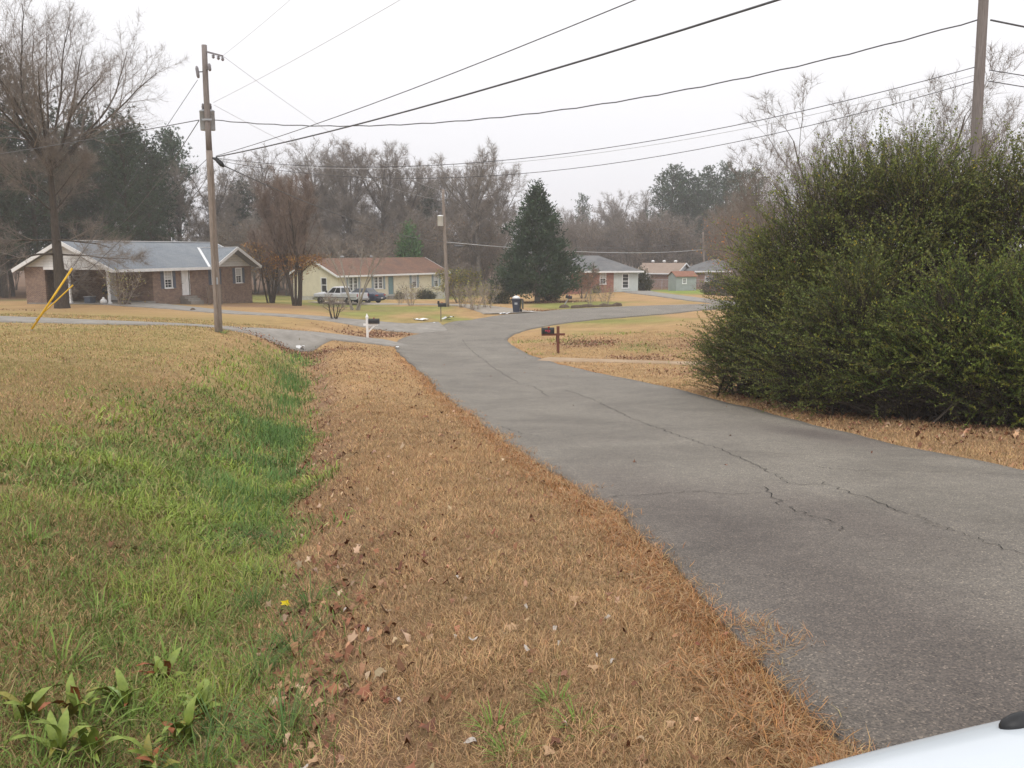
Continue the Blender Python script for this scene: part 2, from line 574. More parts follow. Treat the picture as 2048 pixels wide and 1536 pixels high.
def ditch_off(x, y):
    """signed sideways distance from the ditch line (positive towards the road)"""
    return x - np.interp(y, DITCH[:, 1], DITCH[:, 0])


def zground(x, y, rough=True):
    x = np.asarray(x, float)
    y = np.asarray(y, float)
    z = CZ - hbase(x, y)
    o = ditch_off(x, y) * 0.94
    dep = np.interp(y, [-6, 2, 5, 12, 25, 36, 38.6, 39.6], [0.36, 0.44, 0.54, 0.64, 0.7, 0.75, 0.6, 0.0])
    wl = np.interp(y, [2, 10, 36], [1.1, 1.3, 1.5])
    wr = np.interp(y, [2, 10, 36], [0.8, 0.9, 1.1])
    z = z - dep * np.exp(-np.where(o < 0, (o / wl) ** 2, (o / wr) ** 2))
    # dip of the far roadside ditch beyond the near drive
    z = z - 0.35 * np.exp(-(((x + 8.6) / 1.6) ** 2 + ((y - 48.5) / 2.2) ** 2))
    if rough:
        ed = np.minimum(np.abs(road_off(x, y)), 1.0)
        z = z + (fbm(x, y, 1.7, 4) - 0.5) * 0.09 * ed + (fbm(x, y, 0.35, 9) - 0.5) * 0.03 * ed
    return z


def _seg_dist(x, y, P):
    """unsigned distance to polyline P"""
    best = np.full(x.shape, 1e9)
    for a, b in zip(P[:-1], P[1:]):
        d = b - a
        t = np.clip(((x - a[0]) * d[0] + (y - a[1]) * d[1]) / (d @ d), 0, 1)
        best = np.minimum(best, (x - a[0] - t * d[0]) ** 2 + (y - a[1] - t * d[1]) ** 2)
    return np.sqrt(best)


def catmull(P, k):
    P = np.asarray(P, float)
    Q = np.vstack([2 * P[0] - P[1], P, 2 * P[-1] - P[-2]])
    out = []
    for i in range(1, len(Q) - 2):
        for t in np.linspace(0, 1, k, endpoint=False):
            a, b, c, d = Q[i - 1], Q[i], Q[i + 1], Q[i + 2]
            out.append(0.5 * (2 * b + (c - a) * t + (2 * a - 5 * b + 4 * c - d) * t * t + (3 * b - a - 3 * c + d) * t ** 3))
    out.append(P[-1])
    return np.array(out)


RLs, RRs = catmull(RL, 4), catmull(RR, 4)


def inside_poly(x, y, P):
    c = np.zeros(x.shape, bool)
    j = len(P) - 1
    for i in range(len(P)):
        (xi, yi), (xj, yj) = P[i], P[j]
        if yi != yj:
            c ^= ((yi > y) != (yj > y)) & (x < (xj - xi) * (y - yi) / (yj - yi) + xi)
        j = i
    return c


_RP = np.vstack([RLs, RRs[::-1]])


def road_off(x, y):
    """distance outside the road edge, negative on the road"""
    x = np.asarray(x, float)
    y = np.asarray(y, float)
    d = np.minimum(_seg_dist(x, y, RLs), _seg_dist(x, y, RRs))
    return np.where(inside_poly(x, y, _RP), -d, d)


def gz(x, y):
    return float(zground(np.array([x]), np.array([y]))[0])


def hit(u, v, y0=1.5, y1=150):
    Ys = np.linspace(y0, y1, 6000)
    d = FW * FPX + RT * (u - CU) - UP * (v - CV)
    X = d[0] * Ys / d[1]
    f = CZ + d[2] * Ys / d[1] - (CZ - hbase(X, Ys))
    i = int(np.argmax(f < 0))
    return X[i], Ys[i]


# colours of the ground by place: dead bermuda turf, green ditch, leaf drifts
C_TAN = np.array([0.405, 0.26, 0.135])
C_TAN2 = np.array([0.36, 0.235, 0.112])
C_RUST = np.array([0.36, 0.18, 0.075])
C_GREEN = np.array([0.145, 0.21, 0.045])
C_RUSH = np.array([0.105, 0.18, 0.05])
C_OLIVE = np.array([0.24, 0.22, 0.075])
C_SHADED_SOIL = np.array([0.14, 0.085, 0.05])
C_LEAF = np.array([0.25, 0.155, 0.10])


def green_amount(x, y):
    o = ditch_off(x, y)
    n = fbm(x, y, 1.6, 11, 4)
    left = sstep(0.85, -0.05, o + (fbm(x, y, 1.1, 13, 4) - 0.5) * 1.5) * sstep(40, 36, y) * sstep(-5, -1, y)
    reach = np.interp(y, [0, 4, 7, 10, 14, 20, 30, 38], [4.6, 4.2, 3.9, 3.2, 2.6, 2.5, 2.0, 0.8])
    g = left * sstep(reach * 1.15, reach * 0.1, -o + (n - 0.5) * 3.4)
    g = np.clip(g * (-0.1 + 1.65 * n), 0, 1)
    o_r = np.where(x > 0, 1, 0) * sstep(30, 36, y) * sstep(60, 50, y) * sstep(0.55, 0.75, fbm(x, y, 2.5, 31)) * 0.3
    far = sstep(50, 60, y) * sstep(0.45, 0.7, fbm(x, y * 0.6, 7, 23)) * 0.75
    return np.clip(np.maximum(np.maximum(g, o_r), far), 0, 1)


def ground_col(x, y):
    n1 = fbm(x, y, 2.8, 2, 4)[:, None]
    n2 = fbm(x, y, 0.5, 6, 3)[:, None]
    c = C_TAN2 + (C_TAN - C_TAN2) * np.clip((n1 - 0.3) * 2.2, 0, 1)
    left_lawn = (sstep(-1, -4, ditch_off(x, y)) * sstep(60, 45, y))[:, None]
    c = c * (1 - 0.7 * left_lawn * n1) + C_OLIVE * 0.7 * left_lawn * n1
    g = green_amount(x, y)[:, None]
    gc = C_GREEN * (0.75 + 0.6 * n1)
    rush = (np.exp(-((ditch_off(x, y) + 0.1) / 0.6) ** 2) * sstep(7, 14, y) * sstep(37, 33, y) * sstep(0.3, 0.5, fbm(x, y, 1.2, 19)))[:, None]
    gc = gc * (1 - 0.75 * rush) + C_RUSH * 0.75 * rush
    c = c * (1 - 0.85 * g) + gc * 0.85 * g
    # green yards far off
    yard = (sstep(92, 100, y) * sstep(16, 19, x) * sstep(130, 118, y))[:, None]
    c = c * (1 - yard * 0.8) + np.array([0.17, 0.26, 0.05]) * yard * 0.8
    yard = (sstep(76, 84, y) * sstep(-12, -16, x) * sstep(-75, -60, x))[:, None] * 0.6
    c = c * (1 - yard) + np.array([0.2, 0.22, 0.06]) * yard
    # drifts of fallen leaves
    lf = np.zeros(len(x))
    for lx, ly, rx, ry, s in LEAF_DRIFTS:
        lf = np.maximum(lf, s * np.exp(-(((x - lx) / rx) ** 2 + ((y - ly) / ry) ** 2)))
    o = ditch_off(x, y)
    lf = np.maximum(lf, 0.75 * np.exp(-((o - 0.75) / 0.4) ** 2) * sstep(39, 37, y) * (y > 0))
    lf = np.clip(lf * (0.4 + 1.2 * fbm(x, y, 0.9, 41)), 0, 0.9)[:, None]
    c = c * (1 - lf) + C_LEAF * lf
    wood = np.maximum(np.maximum(sstep(116, 124, y), sstep(-36, -48, x) * sstep(60, 75, y)), sstep(24, 40, x) * sstep(20, 30, y) * sstep(60, 50, y))[:, None]
    c = c * (1 - wood) + np.array([0.16, 0.1, 0.065]) * wood
    # rusty thatch at the road edge and darkened soil in the turf
    ro = road_off(x, y)
    rt = (sstep(0.55, 0.1, ro) * (x < 3) * sstep(45, 30, y))[:, None] * 0.7
    c = c * (1 - rt) + C_RUST * rt
    # near soil and thatch, darkened to paint the shade between the built blades
    soil = (sstep(26, 12, y) * 0.5)[:, None]
    c = c * (1 - soil) + C_SHADED_SOIL * soil
    return c * (0.72 + 0.5 * n2)


LEAF_DRIFTS = [(-9.3, 37.0, 2.4, 1.6, 0.95), (3.6, 42.5, 1.6, 1.8, 0.8), (8.5, 27.8, 3.2, 1.7, 0.9), (10.5, 40, 3.5, 3.5, 0.75), (13, 34, 4, 4, 0.7), (5.2, 34.8, 1.5, 1.0, 0.6),
               (-27.5, 68, 5, 3.0, 0.9), (-20.5, 70, 6, 4, 0.9), (-40, 52, 9, 2, 0.5), (-7.6, 49.5, 2.4, 1.5, 0.8), (-12, 67, 4, 2.5, 0.45), (4.5, 68.6, 4, 0.7, 0.8),
               (8, 15, 2.5, 3.5, 0.95), (6.6, 19, 1.6, 2.5, 0.9), (3.5, 85, 3, 2, 0.7), (-2.3, 7.0, 0.5, 1.2, 0.6), (-1.0, 3.6, 0.4, 0.9, 0.8)]


def grid_axis(*parts):
    out = []
    for a, b, s in parts:
        out.append(np.arange(a, b, s))
    return np.concatenate(out)


gx = np.concatenate([-np.geomspace(500, 15, 46), grid_axis((-14, 8, 0.14)), np.geomspace(8.1, 500, 60)])
gy = np.concatenate([-np.geomspace(220, 4, 16), grid_axis((-3, 1.6, 0.5), (1.6, 12, 0.11), (12, 45, 0.26), (45, 112, 0.7)), np.geomspace(112.5, 700, 40)])
GX, GY = np.meshgrid(gx, gy)
fx, fy = GX.ravel(), GY.ravel()
V = np.c_[fx, fy, zground(fx, fy)]
nx, ny = len(gx), len(gy)
ii = np.arange(nx * ny).reshape(ny, nx)
F = np.stack([ii[:-1, :-1], ii[:-1, 1:], ii[1:, 1:], ii[1:, :-1]], -1).reshape(-1, 4)
ground = link('ground', mesh_np('ground', V, F, ground_col(fx, fy), True), None, M['ground'])
tag(ground, kind='structure')


# ------------------------------------------------------------------ road
def asphalt():
    m, n, b = _mat('asphalt')
    tc = N(n, 'ShaderNodeTexCoord')
    P = tc.outputs['Object']
    a = N(n, 'ShaderNodeAttribute', attribute_name='Col')
    big = N(n, 'ShaderNodeTexNoise', Scale=0.55, Detail=6, Roughness=0.6, Distortion=0.6)
    n.links.new(P, big.inputs['Vector'])
    base = ramp(n, big.outputs['Fac'], [(0.3, (0.142, 0.125, 0.106)), (0.5, (0.188, 0.167, 0.142)), (0.75, (0.228, 0.205, 0.174))])
    c = mixc(n, 1.0, base, a.outputs['Color'], 'MULTIPLY')
    sp = N(n, 'ShaderNodeTexVoronoi', Scale=130.0)
    n.links.new(P, sp.inputs['Vector'])
    g = ramp(n, sp.outputs['Color'], [(0.0, (0.4,) * 3), (0.45, (0.8,) * 3), (0.8, (1.2, 1.17, 1.1)), (1.0, (2.6, 2.5, 2.25))])
    c = mixc(n, 1.0, c, g, 'MULTIPLY')
    mid = N(n, 'ShaderNodeTexNoise', Scale=7.0, Detail=9, Roughness=0.8)
    n.links.new(P, mid.inputs['Vector'])
    c = mixc(n, 1.0, c, ramp(n, mid.outputs['Fac'], [(0.3, (0.78,) * 3), (0.7, (1.2,) * 3)]), 'MULTIPLY')
    n.links.new(c, b.inputs['Base Color'])
    b.inputs['Roughness'].default_value = 0.72
    b.inputs['Specular IOR Level'].default_value = 0.42
    ds = N(n, 'ShaderNodeMath', operation='ADD')
    n.links.new(sp.outputs['Distance'], ds.inputs[0])
    n.links.new(mid.outputs['Fac'], ds.inputs[1])
    bump(n, b, ds.outputs[0], 0.5, 0.006)
    return m


M['asphalt'] = asphalt()


def zroad(x, y):
    return zground(x, y, False) + 0.03 + 0.0005 * np.clip(y, 0, 200)


def ribbon(name, L, R, mat, k, cols, lift=0.0, ragged=0.0, seed=1, colf=None, parent=None, skirt=0.12):
    """a paved strip between edge lines L and R, laid on the ground, with a thin outer edge"""
    L, R = catmull(L, k), catmull(R, k)
    n = len(L)
    if ragged:
        d = np.gradient(L, axis=0)
        nl = np.c_[-d[:, 1], d[:, 0]] / np.linalg.norm(d, axis=1)[:, None]
        L = L + nl * ((fbm(L[:, 0], L[:, 1], 0.9, seed) - 0.5) * 2 * ragged)[:, None]
        R = R + nl * ((fbm(R[:, 0], R[:, 1], 0.9, seed + 5) - 0.5) * 2 * ragged)[:, None]
    t = np.linspace(0, 1, cols)
    P = L[:, None] * (1 - t)[None, :, None] + R[:, None] * t[None, :, None]
    x, y = P[..., 0].ravel(), P[..., 1].ravel()
    z = (zroad(x, y) + lift).reshape(n, cols)
    crown = 0.035 * (1 - (2 * t - 1) ** 2) if parent is None else 0 * t
    z = z + crown[None]
    P = np.dstack([P, z])
    lo = P[:, :1].copy()
    lo[..., 2] -= skirt
    hi = P[:, -1:].copy()
    hi[..., 2] -= skirt
    P = np.concatenate([lo, P, hi], 1)
    m = cols + 2
    V = P.reshape(-1, 3)
    ii = np.arange(n * m).reshape(n, m)
    F = np.stack([ii[:-1, :-1], ii[:-1, 1:], ii[1:, 1:], ii[1:, :-1]], -1).reshape(-1, 4)
    c = colf(V[:, 0], V[:, 1]) if colf else None
    return link(name, mesh_np(name, V, F, c, True), parent, mat)


def road_col(x, y):
    s = np.ones(len(x))
    # oily, worn stretch near the verge and along the far gutter
    n = fbm(x, y, 1.1, 77, 3)
    e = x - np.interp(y, RL[:, 1][:14], RL[:, 0][:14])
    s -= 0.42 * np.exp(-((e - 0.6 + 0.3 * (n - 0.5)) / 0.75) ** 2) * sstep(11, 6, y)
    s -= 0.34 * np.exp(-(((e - 1.7) / 0.45) ** 2 + ((y - 6.2) / 1.5) ** 2))
    s -= 0.45 * np.exp(-(((e - 4.55) / 0.5) ** 2 + ((y - 12.3) / 1.6) ** 2))
    s *= 0.92 + 0.2 * n
    tint = np.array([1.0, 0.965, 0.985])
    t = (1 - np.clip(s, 0, 1))[:, None]
    return np.clip(s, 0.3, 2)[:, None] * (1 - t + t * tint * np.array([1.06, 0.93, 0.98]))


road = ribbon('road', RL, RR, M['asphalt'], 14, 22, 0, 0.10, 3, road_col)
tag(road, kind='structure')

# cracks: thin open gaps across the seal coat
CRACKS = [[(1130, 785), (1183, 805), (1215, 820), (1258, 842), (1300, 859), (1353, 879), (1407, 899), (1469, 924), (1519, 947), (1560, 968), (1581, 982), (1643, 984)],
          [(1643, 978), (1701, 1003), (1796, 1040), (1862, 1065), (1912, 1084), (1966, 1104), (2045, 1131), (2140, 1165)],
          [(1217, 1005), (1316, 999), (1399, 997), (1465, 1003), (1527, 1001)],
          [(1630, 945), (1676, 952), (1821, 956), (1987, 959), (2060, 958)],
          [(1448, 914), (1531, 918), (1626, 922)],
          [(1527, 988), (1560, 1021), (1606, 1042), (1655, 1061), (1701, 1084)],
          [(925, 682), (938, 700), (965, 722), (990, 742), (1035, 772)], [(1000, 858), (1040, 872), (1080, 880)], [(1000, 770), (1060, 778), (1100, 800)]]
rng = np.random.default_rng(5)
for ck in CRACKS:
    P = np.array([hit(u, v) for u, v in ck])
    P = catmull(P, 9)
    d = np.gradient(P, axis=0)
    nrm = np.c_[-d[:, 1], d[:, 0]] / np.linalg.norm(d, axis=1)[:, None]
    P = P + nrm * rng.normal(0, 0.026, (len(P), 1))
    wd = (0.0025 + 0.006 * rng.random(len(P)))[:, None] * (1 + P[:, 1:2] / 26)
    wd[0] = wd[-1] = 0.001
    a, b = P - nrm * wd / 2, P + nrm * wd / 2
    ro = np.r_[a, b]
    e = np.interp(ro[:, 1], RL[:, 1][:16], RL[:, 0][:16])
    wr = np.interp(ro[:, 1], RR[:, 1][:16], RR[:, 0][:16]) - e
    t = np.clip((ro[:, 0] - e) / wr, 0, 1)
    z = zroad(ro[:, 0], ro[:, 1]) + 0.035 * (1 - (2 * t - 1) ** 2) + 0.006
    n = len(P)
    i = np.arange(n - 1)
    link('crack', mesh_np('crack', np.c_[ro, z], np.c_[i, i + 1, n + i + 1, n + i]), road, M['crack'])


def drive(name, px, wd, mat, k=8):
    C = np.array([at(*p)[:2] for p in px])
    d = np.gradient(C, axis=0)
    nl = np.c_[-d[:, 1], d[:, 0]] / np.linalg.norm(d, axis=1)[:, None]
    wd = np.asarray(wd, float)
    wd = wd[:, None] if wd.ndim else wd
    o = ribbon(name, C + nl * wd / 2, C - nl * wd / 2, mat, k, 7, -0.012, 0.08, 8, parent=None, skirt=0.1)
    return tag(o, kind='structure')


drive('driveway', [(800, 687, 43.9), (700, 677, 42.4), (620, 669, 40.4), (520, 661, 37.8), (436, 655, 35.8), (300, 650, 34.3), (100, 641, 34.2), (-150, 632, 36), (-500, 620, 40)], [4.0, 3.0, 2.9, 2.9, 3.0, 3.0, 3.0, 3.0, 3.0], M['concrete'])
drive('driveway', [(890, 656, 53.2), (800, 653, 52.5), (700, 645, 53.5), (600, 638, 55), (500, 632, 56), (420, 625, 58), (350, 619, 60.5), (285, 613, 62.6), (262, 611, 64.5), (235, 609, 66)], [4.5, 3.2, 2.8, 2.6, 2.6, 2.8, 3.4, 4.5, 5.0, 5.0], M['concrete'])
drive('driveway', [(1030, 627, 66), (985, 618, 70), (930, 613, 74), (870, 611, 78), (800, 609, 81), (720, 609, 84), (660, 606, 88)], [5, 3.6, 3.0, 3.0, 3.2, 4, 5], M['gravel_drive'])
drive('driveway', [(1480, 606, 75), (1420, 601, 80), (1370, 596, 87), (1320, 591, 95), (1285, 586, 101), (1270, 584, 106)], [4, 3.0, 2.8, 2.8, 3.2, 4], M['concrete'])
drive('driveway', [(1085, 722, 34.2), (1150, 724, 33.8), (1250, 727, 33.2), (1400, 730, 32.4), (1560, 733, 31.5), (1800, 735, 31)], [2.6, 1.6, 1.3, 1.2, 1.3, 1.3], M['dirt_track'])


# ------------------------------------------------------------------ grass, weeds, fallen leaves
def in_view(x, y, m=0.6):
    return np.abs(x) < 0.61 * y + m


def make_blades(x, y, ht, wd, lean, cols, rng, seg=2, curl=0.5, lift=0.0):
    n = len(x)
    z = zground(x, y) - 0.004 + lift
    az = rng.uniform(0, 2 * np.pi, n)
    ln = np.clip(rng.normal(lean, 0.3, n), 0.02, 1.45)
    dx, dy = np.cos(az), np.sin(az)
    b = np.c_[x, y, z]
    up = np.c_[dx * np.sin(ln), dy * np.sin(ln), np.cos(ln)]
    sa = az + np.pi / 2 + rng.normal(0, 0.5, n)
    side = np.c_[np.cos(sa), np.sin(sa), np.zeros(n)] * (wd / 2)[:, None]
    h = ht[:, None]
    if seg == 1:
        V = np.stack([b - side, b + side, b + up * h], 1).reshape(-1, 3)
        F = np.arange(n * 3).reshape(-1, 3)
        C = np.repeat(cols, 3, 0)
    else:
        mid = b + up * h * 0.55
        l2 = ln + curl + rng.normal(0, 0.35, n)
        a2 = az + rng.normal(0, 0.5, n)
        up2 = np.c_[np.cos(a2) * np.sin(l2), np.sin(a2) * np.sin(l2), np.cos(l2)]
        tip = mid + up2 * h * 0.5
        tip[:, 2] = np.maximum(tip[:, 2], z + 0.004)
        V = np.stack([b - side * 0.9, b + side * 0.9, mid + side * 0.8, mid - side * 0.8, tip], 1).reshape(-1, 3)
        k = np.arange(n)[:, None] * 5
        F = np.stack([k + [0, 1, 2], k + [0, 2, 3], k + [3, 2, 4]], 1).reshape(-1, 3)
        C = np.repeat(cols, 5, 0)
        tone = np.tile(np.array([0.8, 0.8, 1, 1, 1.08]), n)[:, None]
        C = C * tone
    return V, F, C


def merge(parts):
    V, F, C, o = [], [], [], 0
    for v, f, c in parts:
        V.append(v)
        F.append(f + o)
        C.append(c)
        o += len(v)
    return np.concatenate(V), np.concatenate(F), np.concatenate(C)


def scatter(rng, x0, x1, y0, y1, dens):
    n = int((x1 - x0) * (y1 - y0) * dens)
    return rng.uniform(x0, x1, n), rng.uniform(y0, y1, n)


def vary(c, rng, n, v=0.18):
    return np.clip(c * (1 + rng.normal(0, v, (n, 1))) * (1 + rng.normal(0, 0.05, (n, 3))), 0.005, 0.9)


rng = np.random.default_rng(11)
dry, green, rust = [], [], []
for (x0, x1, y0, y1, dens, seg, hs_, ws) in [(-3.2, 1.5, 2.3, 4.4, 14000, 2, 1.0, 1.0), (-4.0, 1.4, 4.4, 7.0, 7600, 2, 1.0, 1.45), (-7.5, 1.2, 7.0, 11, 3600, 1, 1.05, 2.1),
                                             (-12, 0.8, 11, 18, 1150, 1, 1.1, 3.4), (-19, -0.5, 18, 30, 300, 1, 1.2, 6.0), (-24, -2.5, 30, 44, 85, 1, 1.3, 10.0),
                                             (4.6, 9.5, 7.0, 13.5, 1500, 1, 1.1, 2.6), (3.6, 8.5, 13.5, 24, 700, 1, 1.1, 4.2), (0.0, 17, 24, 48, 120, 1, 1.2, 8.0)]:
    x, y = scatter(rng, x0, x1, y0, y1, dens)
    ro = road_off(x, y)
    k = in_view(x, y) & (ro > -0.06 + 0.10 * (fbm(x, y, 0.5, 55) - 0.5))
    x, y, ro = x[k], y[k], ro[k]
    g = green_amount(x, y)
    isg = rng.random(len(x)) < g * 0.85
    # sparse leaf-littered or bare spots carry fewer blades
    bare = np.exp(-((ditch_off(x, y) - 0.75) / 0.4) ** 2) * 0.55 * sstep(0.35, 0.6, fbm(x, y, 0.6, 66))
    keep = rng.random(len(x)) > bare
    k = ~isg & keep
    xd, yd, rd = x[k], y[k], ro[k]
    n = len(xd)
    tuft = fbm(xd, yd, 0.35, 70, 4)
    c = vary(C_TAN * 1.05, rng, n, 0.28) * (0.66 + 0.68 * tuft)[:, None]
    ol = (rng.random(n) < 0.10)[:, None]
    c = np.where(ol, vary(np.array([0.24, 0.17, 0.08]), rng, n), c)
    r_ = (rng.random(n) < np.exp(-((rd - 0.14) / 0.16) ** 2) * (xd < 3) * 0.7)[:, None]
    c = np.where(r_, vary(C_RUST, rng, n, 0.25), c)
    ll = (sstep(-0.5, -3.5, ditch_off(xd, yd)) * (0.15 + 0.75 * fbm(xd, yd, 2.2, 37)) > rng.random(n))[:, None]
    c = np.where(ll, vary(C_OLIVE * 1.15, rng, n, 0.2), c)
    ht = rng.uniform(0.025, 0.07, n) * hs_ * (0.6 + 0.9 * tuft)
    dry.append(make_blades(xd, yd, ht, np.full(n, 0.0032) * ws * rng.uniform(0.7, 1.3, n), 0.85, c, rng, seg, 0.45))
    k = isg & keep & (rng.random(len(x)) < (0.5 if y0 < 7 else 0.9))
    xg, yg = x[k], y[k]
    n = len(xg)
    o = ditch_off(xg, yg)
    rush = np.exp(-((o + 0.1) / 0.55) ** 2) * sstep(7, 14, yg) * sstep(37, 33, yg) * sstep(0.3, 0.5, fbm(xg, yg, 1.2, 19))
    patch = fbm(xg, yg, 0.7, 88)[:, None]
    c = C_GREEN * (0.65 + 0.9 * patch) + np.array([0.07, 0.05, 0.005]) * sstep(0.5, 0.65, patch)
    dead = (rng.random(n) < 0.2)[:, None]
    c = np.where(dead, np.array([0.33, 0.27, 0.12]), c)
    isr = (rng.random(n) < rush * 0.85)
    c = np.where(isr[:, None], C_RUSH * (0.8 + 0.7 * patch), c)
    c = vary(c, rng, n, 0.22)
    ht = np.where(isr, rng.uniform(0.14, 0.34, n), rng.uniform(0.05, 0.2, n)) * (0.35 + 1.2 * patch[:, 0])
    wd = np.where(isr, 0.004, 0.0058) * (ws if y0 > 6 else 1.0) * rng.uniform(0.7, 1.3, n)
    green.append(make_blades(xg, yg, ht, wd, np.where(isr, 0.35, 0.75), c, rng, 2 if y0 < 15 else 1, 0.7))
# straw thatch hanging over the edge of the asphalt
n = 9000
i = rng.integers(0, 30, n)
y = 2.4 + 26 * rng.random(n) ** 2.2
x = np.interp(y, RL[:, 1][:14], RL[:, 0][:14]) + rng.normal(-0.08, 0.09, n) + 0.34 * (fbm(y * 0 + 3, y, 0.45, 91, 4) - 0.5) * 2
ws = np.interp(y, [2, 6, 12, 28], [1, 1.3, 2.6, 5])
c = np.where((rng.random(n) < 0.4)[:, None], vary(C_RUST * 1.1, rng, n, 0.25), vary(C_TAN, rng, n, 0.2))
dry.append(make_blades(x, y, rng.uniform(0.05, 0.11, n), 0.0034 * ws, 1.3, c, rng, 2, 0.15, lift=0.035))
V, F, C = merge(dry)
o = link('dry_grass', mesh_np('dry_grass', V, F, C), None, M['blade'])
tag(o, 'short straw coloured dead turf covering lawns and road verge', 'grass', kind='stuff')
V, F, C = merge(green)
o = link('green_grass', mesh_np('green_grass', V, F, C), None, M['blade'])
tag(o, 'lush green grass growing in and beside the roadside ditch', 'grass', kind='stuff')


def blade_tuft(rng, n, hmin, hmax, wd, col, spread=0.05, lean=0.4, curl=0.7, v=0.2):
    az = rng.uniform(0, 6.283, n)
    ln = np.abs(rng.normal(lean, 0.22, n))
    h = rng.uniform(hmin, hmax, n)
    r = spread * np.sqrt(rng.random(n))
    b = np.c_[np.cos(az) * r, np.sin(az) * r, np.full(n, -0.03)]
    out = []
    sa = az + 1.57
    side = np.c_[np.cos(sa), np.sin(sa), 0 * az]
    pts, l = [b], ln.copy()
    for k in range(3):
        d = np.c_[np.cos(az) * np.sin(l), np.sin(az) * np.sin(l), np.cos(l)]
        pts.append(pts[-1] + d * (h / 3)[:, None])
        l = l + curl / 2 * rng.uniform(0.5, 1.4, n)
    w_ = [wd, wd * 0.9, wd * 0.7]
    vs = []
    for k in range(3):
        vs += [pts[k] - side * w_[k] / 2, pts[k] + side * w_[k] / 2]
    vs.append(pts[3])
    V = np.stack(vs, 1).reshape(-1, 3)
    k = np.arange(n)[:, None] * 7
    F = np.stack([k + [0, 1, 3], k + [0, 3, 2], k + [2, 3, 5], k + [2, 5, 4], k + [4, 5, 6]], 1).reshape(-1, 3)
    C = np.repeat(vary(np.asarray(col), rng, n, v), 7, 0)
    return V, F, C


# rush tufts in the ditch (each a plant of its own)
rush_me = [mesh_np('rush_tuft', *blade_tuft(np.random.default_rng(300 + k), 70, 0.16, 0.42, 0.0045, C_RUSH * 0.9, 0.06, 0.45, 0.9)) for k in range(4)]
for px in [(430, 1395), (570, 1440), (395, 1478), (520, 1280), (505, 1130), (440, 1045), (545, 1040), (500, 1010), (565, 1020), (420, 990), (545, 975), (470, 960), (575, 905), (590, 1245), (515, 1085), (620, 1170)]:
    x, y = hit(*px)
    y *= 1.19
    x *= 1.19
    o = link('rush_tuft', random.Random(px[0]).choice(rush_me), None, M['blade'])
    o.location = (x, y, gz(x, y))
    o.rotation_euler = (0, 0, px[0] * 1.7)
    o.scale = (1, 1, 0.8 + (px[1] % 5) * 0.08)
    tag(o, 'wiry dark green rush tuft growing along the ditch', 'rush', 'rush tufts along the ditch')

# bright coarse grass clumps
cl_me = [mesh_np('grass_clump', *blade_tuft(np.random.default_rng(330 + k), 46, 0.10, 0.26, 0.009, C_GREEN * 1.25, 0.09, 0.6, 0.9)) for k in range(3)]
for j, px in enumerate([(110, 1230), (190, 1130), (260, 1080), (330, 1190), (60, 1060), (330, 1010), (160, 1330), (60, 1400), (250, 1290), (120, 905), (200, 910), (1020, 1490), (990, 1440), (1160, 1450), (1110, 1400), (380, 1100)]):
    x, y = hit(*px)
    k = 1.0 if px[0] > 700 else 1.06
    o = link('grass_clump', cl_me[j % 3], None, M['blade'])
    o.location = (x * k, y * k, gz(x * k, y * k))
    o.rotation_euler = (0, 0, j * 2.1)
    s = 0.55 if px[0] > 700 else 1.0
    o.scale = (s, s, s)
    if px[0] > 700:
        tag(o, 'small fresh green grass clump in the straw verge at the bottom edge', 'grass clump', 'green clumps in the straw verge')
    else:
        tag(o, 'bright coarse grass clump on the lawn bank left of the ditch', 'grass clump', 'coarse grass clumps on the bank')


# broad-leaved dock plants at the near end of the ditch
def dock_leaf(L, W):
    mb = MB()
    n = 6
    for k in range(n + 1):
        t = k / n
        wk = W * math.sin(math.pi * min(1, 0.08 + t * 0.95)) ** 0.7 * (1 - 0.35 * t) + 0.002
        x = L * t
        zc = 0.35 * L * math.sin(t * 2.0) - 0.25 * L * t * t
        mb.v += [(x, -wk / 2, zc + wk * 0.18 + 0.006 * math.sin(9 * t)), (x, 0, zc), (x, wk / 2, zc + wk * 0.18 - 0.006 * math.sin(8 * t))]
    for k in range(n):
        a = 3 * k
        mb.f += [(a, a + 1, a + 4, a + 3), (a + 1, a + 2, a + 5, a + 4)]
    return mb


dock_mats = [noise_mat('dock_leaf_green', (0.13, 0.18, 0.03), (0.23, 0.28, 0.055), 25, 0.5, bmp=0.3, dist=0.003), noise_mat('dock_leaf_olive', (0.15, 0.145, 0.025), (0.26, 0.225, 0.05), 25, 0.5, bmp=0.3, dist=0.003),
             noise_mat('dock_leaf_red', (0.2, 0.06, 0.025), (0.32, 0.12, 0.05), 25, 0.55, bmp=0.3, dist=0.003), noise_mat('dock_leaf_pale', (0.2, 0.29, 0.1), (0.3, 0.38, 0.16), 25, 0.5, bmp=0.3, dist=0.003)]
dl = [[dock_leaf(0.20, 0.05).mesh('leaf', m, True) for m in dock_mats], [dock_leaf(0.14, 0.04).mesh('leaf', m, True) for m in dock_mats]]
dock_lab = {(240, 1400): 'broad leaved dock plant with one pale upright leaf at the bottom left', (190, 1490): 'olive broad leaved dock plant touching the bottom edge', (320, 1320): 'dock plant with upright yellowish leaves above the pale leaf',
            (370, 1440): 'dock plant whose lowest leaves have turned red brown', (110, 1500): 'leftmost broad leaved dock plant at the bottom edge', (300, 1510): 'dock plant with red leaves at the bottom edge beside the rushes',
            (150, 1430): 'dock plant with drooping olive leaves left of the pale leaf', (400, 1380): 'dock plant half hidden in the rushes near the ditch bottom', (60, 1460): 'small dock plant at the left edge of the picture near the bottom'}
